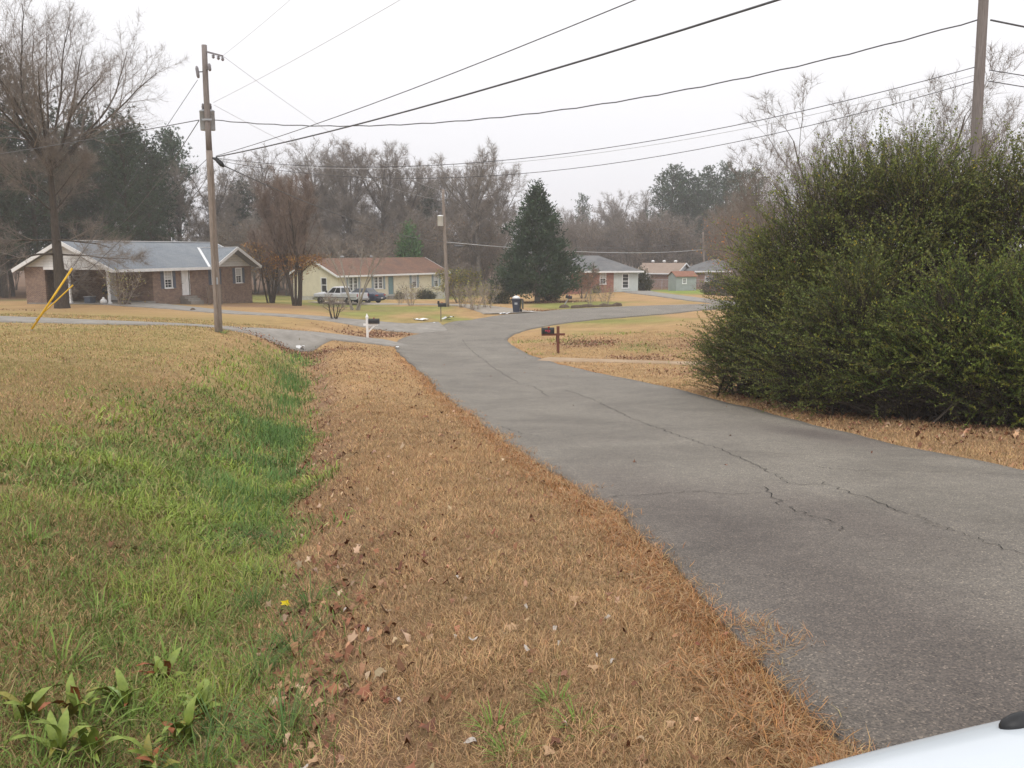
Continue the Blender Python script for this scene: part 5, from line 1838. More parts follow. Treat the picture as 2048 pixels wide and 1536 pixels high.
for x0, x1, z0, z1 in ((1.6, 2.2, .95, 2.45), (2.3, 2.9, .95, 2.45), (5.45, 6.08, 1.05, 2.4), (6.17, 6.8, 1.05, 2.4)):
    window(h2, x0 + .04, x1 - .04, z0, z1, .03, 2, 2, None, blind=False)
for a, b_ in ((1.2, 1.5), (3.0, 3.3), (5.05, 5.35), (6.9, 7.2)):
    box_part('shutter', M['dusty_blue'], h2, a, b_, -.045, -.004, .95, 2.5)
door(h2, 7.75, 8.55, .3, 2.4, .05, 'teal')
for a in (11.75, 15.65):
    window(h2, a, a + .72, 1.0, 2.45, .03, 2, 3, 'dusty_blue', .38)
mb = MB()
for k in range(2):
    mb.box(7.5, 8.8, -.4 - .35 * (1 - k), -.01 if k else -.36, -.9, -.02 + .16 * k)
mb.build('steps', M['concrete'], h2)
rz2 = EZ2 + .43 * (D2 / 2 + .45)
mb = MB()
slab(mb, [(-.45, -.45, EZ2), (W2 + .5, -.45, EZ2), (W2 + .5, D2 / 2, rz2), (-.45, D2 / 2, rz2)])
slab(mb, [(-.45, D2 / 2, rz2), (W2 + .5, D2 / 2, rz2), (W2 + .5, D2 + .45, EZ2), (-.45, D2 + .45, EZ2)])
roof2 = mb.build('roof', M['roof_red'], h2)
for xx in (4.5, 9.2):
    MB().lathe([(.18, 0), (.18, .22), (.26, .24), (.2, .38), (.03, .42)], (xx, D2 / 2 + .3, rz2 - .16), 'z', 10).build('roof_vent', M['galv'], roof2, True)
box_part('fascia', M['white'], h2, -.45, W2 + .5, -.52, -.46, EZ2 - .2, EZ2 + .0)
MB().bar((-.48, -.47, EZ2 - .1), (-.48, D2 / 2, rz2 - .1), .05, .22).build('rake_board', M['white'], h2)
MB().bar((-.48, D2 + .45, EZ2 - .1), (-.48, D2 / 2, rz2 - .1), .05, .22).build('rake_board', M['white'], h2)
MB().bar((W2 + .53, -.47, EZ2 - .1), (W2 + .53, D2 / 2, rz2 - .1), .05, .22).build('rake_board', M['white'], h2)

# ---- red brick house with grey siding bay
P3_ = at(1085, 590, 104)
P3_ = (P3_[0], P3_[1], at(1230, 585, 105)[2])
h3 = empty('brick_house', P3_, rad(2), 'red brick house with charcoal hip roof and a pale grey siding end', 'house')
W3, D3, EZ3 = 11.35, 8.5, 2.55
xb = 8.45
mb = MB()
wall_mb(0, xb, -.8, EZ3 + .1, 0, .2, [(2.3, 3.2, 1.0, 2.35), (6.85, 7.5, 1.05, 2.35)], mb)
mb.box(0, .2, .2, D3, -.8, EZ3 + .1).box(.2, W3, D3 - .2, D3, -.8, EZ3 + .1)
mb.build('wall', M['brick_b'], h3)
mb = wall_mb(xb, W3, .1, EZ3 + .1, -.03, .17, [(9.5, 10.2, .55, 2.2)])
mb.box(W3 - .2, W3, .17, D3 - .2, .1, EZ3 + .1)
mb.build('siding_wall', M['grey_board'], h3)
box_part('foundation', M['concrete'], h3, xb + .02, W3 - .02, .0, D3 - .1, -.8, .1)
window(h3, 6.85, 7.5, 1.05, 2.35, .03, 2, 3)
window(h3, 2.3, 3.2, 1.0, 2.35, .03, 2, 3)
window(h3, 9.5, 10.2, .55, 2.2, .0, 1, 2, blind=False)
o_h, sl3 = .55, .38
rz3 = EZ3 + sl3 * (D3 / 2 + o_h)
hx = D3 / 2 + o_h
mb = MB()
A, B, C_, D_ = (-o_h, -o_h, EZ3), (W3 + o_h, -o_h, EZ3), (W3 + o_h, D3 + o_h, EZ3), (-o_h, D3 + o_h, EZ3)
r1, r2 = (hx - o_h, D3 / 2, rz3), (W3 + o_h - hx, D3 / 2, rz3)
for poly in ([A, B, r2, r1], [B, C_, r2], [C_, D_, r1, r2], [D_, A, r1]): slab(mb, poly)
mb.build('roof', M['roof_dark'], h3)
MB().box(-o_h, W3 + o_h, -o_h - .05, -o_h, EZ3 - .17, EZ3 + .02).box(W3 + o_h, W3 + o_h + .05, -o_h, D3 + o_h, EZ3 - .17, EZ3 + .02).build('fascia', M['white'], h3)

# ---- far brick house with tan roof
q = at(1276, 574, 138)
h4 = empty('far_house', (q[0], q[1], q[2]), rad(-32), 'distant brick house with tan roof, three white roof vents and white gable', 'house')
W4, D4, EZ4 = 6.2, 6.2, 2.2
MB().box(0, W4, 0, D4, -1, EZ4 + .1).build('wall', M['brick_c'], h4)
rz4 = EZ4 + .42 * (D4 / 2 + .5)
mb = MB()
slab(mb, [(-.6, -.5, EZ4), (W4 + .5, -.5, EZ4), (W4 + .5, D4 / 2, rz4), (-.6, D4 / 2, rz4)])
slab(mb, [(-.6, D4 / 2, rz4), (W4 + .5, D4 / 2, rz4), (W4 + .5, D4 + .5, EZ4), (-.6, D4 + .5, EZ4)])
r4 = mb.build('roof', M['roof_tan'], h4)
MB().prism([(0.0, EZ4 + .1), (D4, EZ4 + .1), (D4 / 2, rz4 - .16)], 'x', W4 - .02, W4 + .06).build('gable', M['board_white'], h4)
MB().bar((W4 + .52, -.5, EZ4 - .08), (W4 + .52, D4 / 2, rz4 - .08), .05, .2).bar((W4 + .52, D4 + .5, EZ4 - .08), (W4 + .52, D4 / 2, rz4 - .08), .05, .2).build('rake_board', M['white'], h4)
box_part('fascia', M['white'], h4, -.6, W4 + .5, -.55, -.505, EZ4 - .17, EZ4 + .01)
for k in range(3):
    MB().lathe([(.2, -.3), (.2, .25), (.3, .28), (.24, .45), (.03, .52)], (1.0 + k * 1.9, D4 / 2 + .3, rz4 - .1), 'z', 10).build('roof_vent', M['white'], r4, True)
window(h4, 1.2, 2.0, 1.3, 1.9, -.07, 2, 1)

# ---- house half hidden by the thicket
q = at(1393, 577, 132)
h5 = empty('far_house', q, rad(4), 'dark roofed brick house half hidden by the roadside thicket', 'house')
wall_mb(0, 11, -1, 2.6, 0, .2, [(1.3, 2.3, 1.1, 2.2), (5, 6, 1.1, 2.2)]).box(0, .2, .2, 8, -1, 2.6).box(10.8, 11, .2, 8, -1, 2.6).box(.2, 10.8, 7.8, 8, -1, 2.6).build('wall', M['brick_c'], h5)
window(h5, 1.3, 2.3, 1.1, 2.2, .03)
window(h5, 5, 6, 1.1, 2.2, .03)
mb = MB()
for poly in ([(-.5, -.5, 2.6), (11.5, -.5, 2.6), (7.5, 4, 4.3), (3.5, 4, 4.3)], [(11.5, -.5, 2.6), (11.5, 8.5, 2.6), (7.5, 4, 4.3)], [(11.5, 8.5, 2.6), (-.5, 8.5, 2.6), (3.5, 4, 4.3), (7.5, 4, 4.3)], [(-.5, 8.5, 2.6), (-.5, -.5, 2.6), (3.5, 4, 4.3)]): slab(mb, poly)
mb.build('roof', M['roof_dark'], h5)
box_part('fascia', M['white'], h5, -.5, 11.5, -.56, -.51, 2.42, 2.62)

# ---- garden shed
q = at(1352, 581, 111)
sd_ = empty('garden_shed', q, rad(14), 'small grey blue wooden shed with rusty brown roof in a green yard', 'shed')
wall_mb(0, 2.75, -.5, 1.8, 0, .1, [(.9, 1.35, .85, 1.5)]).box(0, .1, .1, 2.4, -.5, 1.8).box(2.65, 2.75, .1, 2.4, -.5, 1.8).box(.1, 2.65, 2.3, 2.4, -.5, 1.8).prism([(0.0, 1.8), (2.4, 1.8), (1.2, 2.32)], 'x', 0.01, .09).prism([(0.0, 1.8), (2.4, 1.8), (1.2, 2.32)], 'x', 2.66, 2.74).build('wall', M['shed_board'], sd_)
window(sd_, .9, 1.35, .85, 1.5, .02, 2, 2, blind=False)
mb = MB()
slab(mb, [(-.15, -.2, 1.76), (2.9, -.2, 1.76), (2.9, 1.2, 2.4), (-.15, 1.2, 2.4)], .05)
slab(mb, [(-.15, 1.2, 2.4), (2.9, 1.2, 2.4), (2.9, 2.6, 1.76), (-.15, 2.6, 1.76)], .05)
mb.build('roof', M['roof_rust2'], sd_)
# chain-link fence behind the yard
fe = empty('chain_fence', at(1290, 575, 126), rad(-3), 'thin grey wire fence behind the green yard of the shed', 'fence')
for k in range(6):
    MB().tube([(k * 2.4, 0, -.8), (k * 2.4, 0, 1.15)], .03, 6).build('post', M['galv'], fe)
MB().tube([(0, 0, 1.13), (12, 0, 1.13)], .02, 6).build('top_rail', M['galv'], fe)
mb = MB()
for k in range(90):
    x0 = k * .135
    mb.bar((x0, 0, 0), (min(x0 + 1.1, 12.1), 0, min(1.1, 12.1 - x0)), .006).bar((x0, .004, 1.1), (min(x0 + 1.1, 12.1), .004, 1.1 - min(1.1, 12.1 - x0)), .006)
mb.build('mesh_wire', M['galv'], fe)


# ------------------------------------------------------------------ utility poles and wires
def utility_pole(base, top, r0, r1, label, joint=None, mat='wood_pole'):
    base, top = Vector(base), Vector(top)
    e = empty('utility_pole', base, 0, label, 'utility pole')
    d = top - base
    n = 14
    pts, rs = [], []
    for k in range(n + 1):
        t = k / n
        pts.append(d * t + Vector((random.Random(k).gauss(0, .006), 0, 0)))
        rs.append(r0 + (r1 - r0) * t)
    pts[0] = d * -.08
    if joint:
        j = int(joint * n)
        MB().tube(pts[:j + 1], rs[:j + 1], 14).build('pole', M['wood_pole'], e, True)
        MB().tube(pts[j:], [q * .93 for q in rs[j:]], 14).build('pole_top', M['wood_pole_top'], e, True)
    else:
        MB().tube(pts, rs, 14).build('pole', M[mat], e, True)
    return e


def rel(e, p): return Vector(p) - e.location


B1 = at(437, 662, 31)
B1 = (B1[0], B1[1], gz(B1[0], B1[1]))
T1 = at(408, 90, 31)
p1 = utility_pole(B1, T1, .137, .095, 'tall weathered wooden utility pole with transformers at the left driveway', .66)


def can(e, c, r, h, mat='galv'):
    """transformer can with ribbed lid, bushing and bracket"""
    o = MB().lathe([(r * .9, 0), (r, .02), (r, h * .88), (r * 1.06, h * .885), (r * 1.06, h * .93), (r * .8, h * .97), (r * .35, h)], c, 'z', 18).build('transformer', M[mat], e, True)
    bz = c[2] + h
    MB().lathe([(.05, -.02), (.035, .03), (.055, .05), (.035, .08), (.055, .1), (.03, .13), (.045, .15), (.02, .2)], (c[0], c[1], bz), 'z', 10).build('bushing', M['porcelain'], o, True)
    return o


for u, dy in ((408.5, .14), (423.5, .14)):
    c = rel(p1, at(u, 261, 31 + dy))
    can(p1, (c.x, c.y, c.z), .125, .7)
c = rel(p1, at(416, 240, 31))
MB().box(c.x - .17, c.x + .17, c.y - .125, c.y - .105, c.z - .03, c.z + .03).build('transformer_bracket', M['galv'], p1)
a0, a1 = rel(p1, at(411, 103, 31)), rel(p1, at(445, 112, 30.7))
arm = MB().bar(a0, a1, .06, .06).build('top_arm', M['porcelain'], p1)
for t in (.45, .75, 1.0):
    q = a0 + (a1 - a0) * t
    MB().lathe([(.02, 0), (.02, -.04), (.06, -.06), (.03, -.09), (.06, -.11), (.025, -.16)], q, 'z', 10).build('insulator', M['porcelain'], arm, True)
for u0, v0, u1, v1 in ((393, 132, 397, 156), (418, 127, 420, 142)):
    q0, q1 = rel(p1, at(u0, v0, 30.8)), rel(p1, at(u1, v1, 30.8))
    o = MB().tube([q0, q0 + (q1 - q0) * .2, q0 + (q1 - q0) * .8, q1], [.03, .055, .055, .035], 10).build('fuse_cutout', M['porcelain'], p1, True)
    MB().tube([(q0 + q1) / 2, rel(p1, at(411, 143, 31))], .018, 6).build('bracket', M['wire'], o)
c0 = rel(p1, at(425, 316, 30.8))
MB().tube([c0, c0 + Vector((.15, -.05, -.05)), c0 + Vector((.33, -.1, -.22)), c0 + Vector((.42, -.12, -.3))], [.03, .07, .09, .04], 8).build('splice_case', M['black'], p1, True)
MB().tube([rel(p1, at(424, 345, 30.83)), rel(p1, at(431, 560, 30.81)), rel(p1, at(437, 655, 30.82))], .018, 6).build('ground_conduit', M['weathered'], p1)
o = MB().box(*[v for pr in zip(tuple(rel(p1, at(434, 562, 30.84)) - Vector((.035, .008, .12))), tuple(rel(p1, at(434, 562, 30.84)) + Vector((.035, .0, .12)))) for v in pr]).build('pole_tag', M['galv'], p1)
# grass tuft at its foot
o = link('grass_clump', cl_me[1], None)
o.location = (B1[0] + .25, B1[1] - .2, B1[2])
o.scale = (1.5, 1.5, 1.0)
tag(o, 'green weed tuft at the foot of the left utility pole', 'grass clump')

B2 = at(1957, 300, 20)
z2 = gz(B2[0], 20)
p2 = utility_pole((B2[0], 20, z2), at(1976, -140, 20), .128, .098, 'grey wooden utility pole rising behind the thicket on the right', None, 'wood_pole_top')
B3 = at(895, 613, 71)
p3 = utility_pole((B3[0], B3[1], gz(B3[0], B3[1])), at(886, 379, 71), .16, .11, 'slim wooden utility pole with one white transformer by the yellow house')
c = rel(p3, at(884, 452, 70.7))
can(p3, (c.x - .12, c.y, c.z), .23, .85, 'white')
q0, q1 = rel(p3, at(892, 489, 71)), rel(p3, at(915, 492, 70.5))
o = MB().tube([q0, q0 + (q1 - q0) * .5 + Vector((0, 0, .12)), q1], .03, 6).build('lamp_arm', M['wire'], p3)
MB().tube([q1 - Vector((.3, 0, .02)), q1, q1 + Vector((.25, 0, -.02)), q1 + Vector((.5, 0, .0))], [.03, .1, .1, .03], 8).build('lamp_head', M['wire'], o, True)
B5 = at(1409, 576, 150)
p5 = utility_pole((B5[0], B5[1], gz(B5[0], B5[1])), at(1406, 464, 150), .18, .13, 'distant pale wooden utility pole in front of the far wood')
MB().bar(rel(p5, at(1396, 485, 149.7)), rel(p5, at(1416, 484, 149.7)), .1, .12).build('cross_arm', M['weathered'], p5)


def wire(p, q, sag, r, label, mat='wire', n=26, wav=0.0):
    p, q = Vector(p), Vector(q)
    o0 = p.copy()
    pts = []
    for k in range(n + 1):
        t = k / n
        v = p.lerp(q, t) - Vector((0, 0, sag * 4 * t * (1 - t)))
        if wav: v += Vector((0, 0, wav * math.sin(k * 2.1)))
        pts.append(v - o0)
    o = MB().tube(pts, r, 6).build('overhead_wire', M[mat], None, True)
    o.location = o0
    return tag(o, label, 'wire')


def past(a, b, t, sag):
    """far end of a sagging wire that leaves a and passes through b at fraction t"""
    a, b = Vector(a), Vector(b)
    return (b + Vector((0, 0, sag * 4 * t * (1 - t))) - a * (1 - t)) / t


wire(at(432, 314, 30.8), past(at(432, 314, 30.8), at(1555, 0, 14.0), .42, 1.0), 1.0, .019, 'thick black cable from the left pole to the upper right of the sky')
wire(at(432, 312, 30.8), past(at(432, 312, 30.8), at(1270, 0, 15.0), .42, .8),   .8, .010, 'thinner cable rising just above the thick black one', 'wire')
wire(at(428, 240, 30.8), at(1962, 38, 20), .95, .015, 'twisted service cable sagging between the two tall poles', n=60, wav=.012)
wire(at(430, 316, 30.8), at(1958, 132, 20), 1.02, .009, 'upper of the three low lines between the two tall poles')
wire(at(430, 318, 30.8), at(1958, 148, 20), 1.0, .006, 'thin middle one of the three low lines between the tall poles', 'wire_pale')
wire(at(430, 320, 30.8), at(1957, 160, 20), 1.25, .008, 'lowest of the three low lines between the two tall poles')
wire(at(434, 325, 30.8), at(890, 484, 71), .55, .02, 'cable running from the left pole down to the slim pole')
wire(at(891, 484, 71), at(1406, 499, 150), .7, .03, 'cable running from the slim pole to the distant pole', 'wire_pale')
wire(at(891, 478, 71), at(1408, 480, 150), 1.0, .016, 'thin line above the cable to the distant pole')
wire(at(427, 205, 30.8), past(at(427, 205, 30.8), at(800, 0, 20), .3, .5), .5, .006, 'pale thin conductor rising from the transformers to the top of the sky', 'wire_pale')
wire(at(445, 112, 30.7), past(at(445, 112, 30.7), at(580, 0, 24), .2, .5), .5, .005, 'faint conductor rising from the top arm of the left pole', 'wire_pale')
wire(at(446, 112, 30.7), at(887, 383, 71), .6, .007, 'faint conductor from the top arm down to the slim pole', 'wire_pale')
wire(at(428, 210, 30.8), at(888, 400, 71), .6, .007, 'faint lower conductor from the transformers to the slim pole', 'wire_pale')
wire(at(398, 240, 30.9), (-48, 46, CZ + 3.2), .5, .014, 'upper service line running left from the transformers')
wire(at(398, 241, 30.9), on_h1(3.0, 4.0, 4.6), .7, .014, 'service line from the transformers to the grey roof')
wire(at(1981, 40, 20), (31, 21, CZ + 3.2), .5, .019, 'cable leaving the right pole to the right')
wire(at(1978, 140, 20), (27, 17, CZ + 1.6), .3, .010, 'upper thin line leaving the right pole to the right')
wire(at(1976, 162, 20), (27, 19, CZ + 1.9), .3, .010, 'lower thin line leaving the right pole to the right')

# guy wires with yellow guards
for (u0, v0), (ua, va, Ya), (ug, vg), lab in (((395, 160), (57, 636, 29.2), (135, 529), 'guy wire with bright yellow guard anchored left of the pole, upper one'), ((414, 318), (62, 612, 33.5), (147, 541), 'guy wire with faded yellow guard crossing behind the brighter one')):
    a = Vector(at(ua, va, Ya))
    a.z = gz(a.x, a.y) - .05
    t = Vector(at(u0, v0, 30.95))
    e = empty('guy_wire', a, 0, lab, 'guy wire')
    MB().tube([(0, 0, 0), t - a], .009, 6).build('strand', M['wire'], e)
    d = (t - a).normalized()
    MB().tube([d * .12, d * 2.55], .034 if Ya < 30 else .025, 10).build('guard', M['yellow'], e, True)
    MB().tube([(0, 0, -.2), d * .16], .02, 6).build('anchor_rod', M['galv'], e)


# ------------------------------------------------------------------ mailboxes
def mail_box(par, c, L, Wd, Hh, yaw, mat):
    """arched box, length along local x"""
    prof = [(-Wd / 2, 0), (Wd / 2, 0), (Wd / 2, Hh * .55)] + [(math.cos(t) * Wd / 2, Hh * .55 + math.sin(t) * Hh * .45) for t in np.linspace(.2, math.pi - .2, 8)] + [(-Wd / 2, Hh * .55)]
    e = MB().prism(prof, 'x', -L / 2, L / 2).build('mailbox_body', mat, par)
    e.location = c
    e.rotation_euler = (0, 0, yaw)
    prof2 = [(a * 1.05, (b_ - Hh * .45) * 1.05 + Hh * .45) for a, b_ in prof]
    MB().prism(prof2, 'x', -L / 2 - .02, -L / 2 + .025).build('door', mat, e)
    MB().tube([(0, -Wd / 2 - .012, Hh * .45), (0, -Wd / 2 - .012, Hh * 1.1)], .007, 5).box(-.03, .05, -Wd / 2 - .018, -Wd / 2 - .006, Hh * .95, Hh * 1.15).build('flag', M['red_lens'], e)
    return e


def gat(u, v, Y):
    p = at(u, v, Y)
    return (p[0], p[1], gz(p[0], p[1]))


q = gat(735, 668, 47)
e = empty('mailbox', q, 0, 'black mailbox on a white picket style post at the near driveway', 'mailbox')
MB().prism([(-.06, -.06), (.06, -.06), (.06, .06), (-.06, .06)], 'z', -.2, 1.1).add([(-.08, -.08, 1.1), (.08, -.08, 1.1), (.08, .08, 1.1), (-.08, .08, 1.1), (0, 0, 1.32)], [(3, 2, 1, 0), (0, 1, 4), (1, 2, 4), (2, 3, 4), (3, 0, 4)]).build('post', M['white'], e)
MB().box(-.2, .58, -.05, .05, .66, .76).build('arm', M['white'], e)
MB().bar((.05, 0, .32), (.4, 0, .67), .06, .08).build('brace', M['white'], e)
mail_box(e, (.36, 0, .765), .56, .2, .27, math.pi, M['black'])
q = gat(1116, 707, 38)
e = empty('mailbox', q, rad(8), 'black mailbox with red numbers on a red stained wooden cross post', 'mailbox')
box_part('post', M['redwood'], e, -.055, .055, -.055, .055, -.2, 1.18, bevel=.006)
box_part('arm', M['redwood'], e, -.72, .3, -.065, .065, .78, .87)
box_part('brace', M['redwood'], e, -.07, .07, .06, .12, .5, .86)
bx_ = mail_box(e, (-.44, 0, .875), .52, .2, .26, 0, M['black'])
MB().box(-.14, -.09, -.106, -.101, .1, .16).box(-.05, -.01, -.106, -.101, .08, .16).box(.03, .07, -.106, -.101, .09, .15).box(-.04, .06, -.106, -.101, .055, .07).build('number_stickers', noise_mat('pink_red_print', (.5, .04, .09), (.62, .08, .14), 9, .5, bmp=0), bx_)
q = gat(882, 641, 56)
e = empty('mailbox', q, 0, 'dark mailbox on a thin metal post beside the second driveway mouth', 'mailbox')
MB().tube([(0, 0, -.2), (0, 0, .95)], .03, 8).build('post', M['weathered'], e)
mail_box(e, (.08, 0, .95), .5, .2, .24, math.pi, M['black'])
box_part('paper_tube', M['black'], e, -.2, -.08, -.1, .1, 1.12, 1.32)
q = gat(1131, 616, 72)
e = empty('mailbox', q, 0, 'small black mailbox leaning on a bent post at the far kerb', 'mailbox')
MB().tube([(-.1, 0, -.2), (-.05, 0, .3), (.25, 0, .75)], .035, 8).build('post', M['galv'], e)
b_ = mail_box(e, (.25, 0, .74), .5, .22, .26, 0, M['black'])
b_.rotation_euler = (.0, .22, 0)
MB().lathe([(.5, -.1), (.42, .1), (.25, .22), (.05, .27)], (-.1, 0, 0), 'z', 11).build('soil_mound', M['soil'], e, True)

# ------------------------------------------------------------------ garbage cart and litter
q = gat(1034, 628, 67)
e = empty('garbage_cart', (q[0], q[1], q[2] + .03), rad(-15), 'dark wheeled garbage cart overfilled with white bags at the far kerb', 'garbage cart')
MB().add([(-.24, -.26, .04), (.24, -.26, .04), (.24, .2, .04), (-.24, .2, .04), (-.32, -.36, 1.0), (.32, -.36, 1.0), (.32, .36, 1.0), (-.32, .36, 1.0)], [(3, 2, 1, 0), (0, 1, 5, 4), (1, 2, 6, 5), (2, 3, 7, 6), (3, 0, 4, 7), (4, 5, 6, 7)]).build('body', M['blue_car'], e, bevel=.02)
MB().box(-.35, .35, -.39, .39, .985, 1.04).build('rim', M['blue_car'], e, bevel=.008)
lid = MB().box(-.33, .33, .0, .05, -.75, .0).build('lid', M['blue_car'], e, bevel=.015)
lid.location = (.42, .1, 1.02)
lid.rotation_euler = (0, -.12, -1.45)
for s in (-1, 1):
    MB().lathe([(.05, -.03), (.13, -.03), (.14, 0), (.13, .03), (.05, .03)], (s * .27, .27, .14), 'x', 14).build('wheel', M['rubber'], e, True)
MB().box(-.1, .12, -.352, -.34, .62, .78).build('number_label', M['galv'], e)
MB().tube([(-.26, .42, .96), (.26, .42, .96)], .02, 6).build('handle', M['black'], e)
o = MB().lathe([(.02, -.1), (.28, -.02), (.3, .1), (.2, .2), (.07, .26), (.02, .28)], (0, 0, 0), 'z', 11).build('trash_bag', M['white'], None, True)
o.location = (q[0] - .06, q[1], q[2] + 1.1)
o.scale = (1, 1.05, .8)
tag(o, 'white trash bag bulging out of the open garbage cart', 'bag')


def scrap(u, v, Y, sx, sy, name, label, cat, sz=.05, mat='white'):
    q = at(u, v, Y)
    r = random.Random(int(u * 7 + v))
    mb = MB()
    n = 5
    for j in range(n):
        for i in range(n):
            mb.v.append(((i / (n - 1) - .5) * sx * (1 + r.uniform(-.15, .15)), (j / (n - 1) - .5) * sy * (1 + r.uniform(-.15, .15)), r.random() * sz))
    for j in range(n - 1):
        for i in range(n - 1):
            mb.f.append((j * n + i, j * n + i + 1, (j + 1) * n + i + 1, (j + 1) * n + i))
    o = mb.build(name, M[mat], None)
    x, y = q[0], q[1]
    z = gz(x, y)
    if float(road_off(np.array([x]), np.array([y]))[0]) < .1: z = float(zroad(np.array([x]), np.array([y]))[0]) + .03
    o.location = (x, y, z + .02)
    o.rotation_euler = (0, 0, r.random() * 3)
    return tag(o, label, cat)


scrap(600, 686, 38.2, .4, .3, 'plastic_bag', 'crumpled white plastic bag lying at the mouth of the culvert', 'litter', .22)
scrap(795, 699, 40.8, .45, .14, 'paper_scrap', 'white paper strip on the road edge below the near driveway', 'litter', .02)
scrap(842, 648, 56, 1.0, .4, 'cardboard_scrap', 'white flattened litter at the mouth of the second driveway', 'litter', .12)
scrap(868, 653, 55, .4, .2, 'paper_scrap', 'small white paper on the asphalt by the second driveway', 'litter', .04)
scrap(895, 640, 58.5, 1.1, .6, 'torn_bag', 'torn white rubbish spread at the foot of the dark mailbox', 'litter', .2, 'blind')
scrap(1008, 629, 65.5, 1.1, .5, 'flattened_box', 'white flattened box lying left of the garbage cart', 'litter', .1)
scrap(1065, 625, 67.5, .6, .3, 'paper_scrap', 'white paper on the kerb right of the garbage cart', 'litter', .06)
# culvert pipe under the near drive
q = at(622, 697, 38.4)
cz = gz(-8.95, 37.9)
o = MB().tube([(0, 0, 0), (-.6, 5.2, .05)], .26, 18, False).build('culvert_pipe', M['galv'], None, True)
o.location = (-8.95, 38.8, cz - .08)
tag(o, 'grey drain pipe passing under the near driveway', 'pipe')
MB().lathe([(.24, 0), (.24, .02)], (-.25, 2.2, 0), 'y', 18).build('shade_disc', M['crack'], o)  # dark disc added to paint the shade deep inside the pipe
# small things on the lawn by the brick house
for u, v, Y, lab in ((253, 613, 61.5, 'dark stone ring around the thin bush by the carport'), (386, 627, 57.5, 'lone dark stone on the edge of the second driveway')):
    q = gat(u, v, Y)
    r = random.Random(u)
    o = MB().lathe([(.02, -.1), (.3, -.05), (.27, .12), (.14, .24), (.02, .27)], (0, 0, 0), 'z', 9).build('garden_stone', M['soil'], None)
    o.location = q
    o.scale = (1.3 if u == 253 else .6, 1, .8)
    tag(o, lab, 'stone')
# ridge of raked soil along the far kerb
mb = MB()
r = random.Random(3)
pts = [at(u, 612 + (1243 - u) * .055, 71.2 + (u - 1143) * .018) for u in range(1143, 1250, 9)]
mb.tube([(p[0], p[1], gz(p[0], p[1]) + .03) for p in pts], [r.uniform(.12, .3) for p in pts], 7)
o = mb.build('soil_ridge', M['soil'], None, True)
tag(o, 'low ridge of dark raked soil along the far kerb', 'soil ridge')


# ------------------------------------------------------------------ vehicles
def loft(secs, close=True):
    """secs: list of (x, [(y, z), ...]) half sections from bottom centre to top centre, mirrored"""
    mb = MB()
    rings = []
    for x, hs_ in secs:
        ring = [(x, y, z) for y, z in hs_] + [(x, -y, z) for y, z in hs_[-2:0:-1]]
        b0 = len(mb.v)
        mb.v += ring
        rings.append((b0, len(ring)))
    for (a, n), (b, _) in zip(rings[:-1], rings[1:]):
        for k in range(n):
            k2 = (k + 1) % n
            mb.f.append((a + k, a + k2, b + k2, b + k))
    mb.f.append(tuple(rings[0][0] + k for k in range(rings[0][1]))[::-1])
    mb.f.append(tuple(rings[-1][0] + k for k in range(rings[-1][1])))
    return mb


def body_sec(x, w_, zb, belt, top):
    zm = zb + (belt - zb) * .5
    return (x, [(0, zb), (w_ * .82, zb), (w_ * .97, zb + .08), (w_ * 1.0, zm), (w_ * .985, belt - .06), (w_ * .95, belt - .012), (w_ * .88, belt + (top - belt) * .45), (w_ * .6, belt + (top - belt) * .85), (0, top)])


def wheels(par, xs, y, r, wd):
    for x in xs:
        for s in (-1, 1):
            wo = MB().lathe([(r * .58, -wd / 2), (r * .93, -wd / 2), (r, -wd * .3), (r, wd * .3), (r * .93, wd / 2), (r * .58, wd / 2)], (0, 0, 0), 'y', 20).build('wheel', M['rubber'], par, True)
            wo.location = (x, s * y, r)
            rim = MB().lathe([(.03, s * (wd / 2 + .012)), (r * .3, s * (wd / 2 - .01)), (r * .5, s * (wd / 2 - .03)), (r * .57, s * (wd / 2 + .004)), (r * .57, 0)], (0, 0, 0), 'y', 16).build('rim', M['rim'], wo, True)
            MB().lathe([(r * 1.18, -.012), (r * 1.18, .012)], (x, s * (y + wd * .18), r + .02), 'y', 20).build('wheel_arch', M['black'], par)


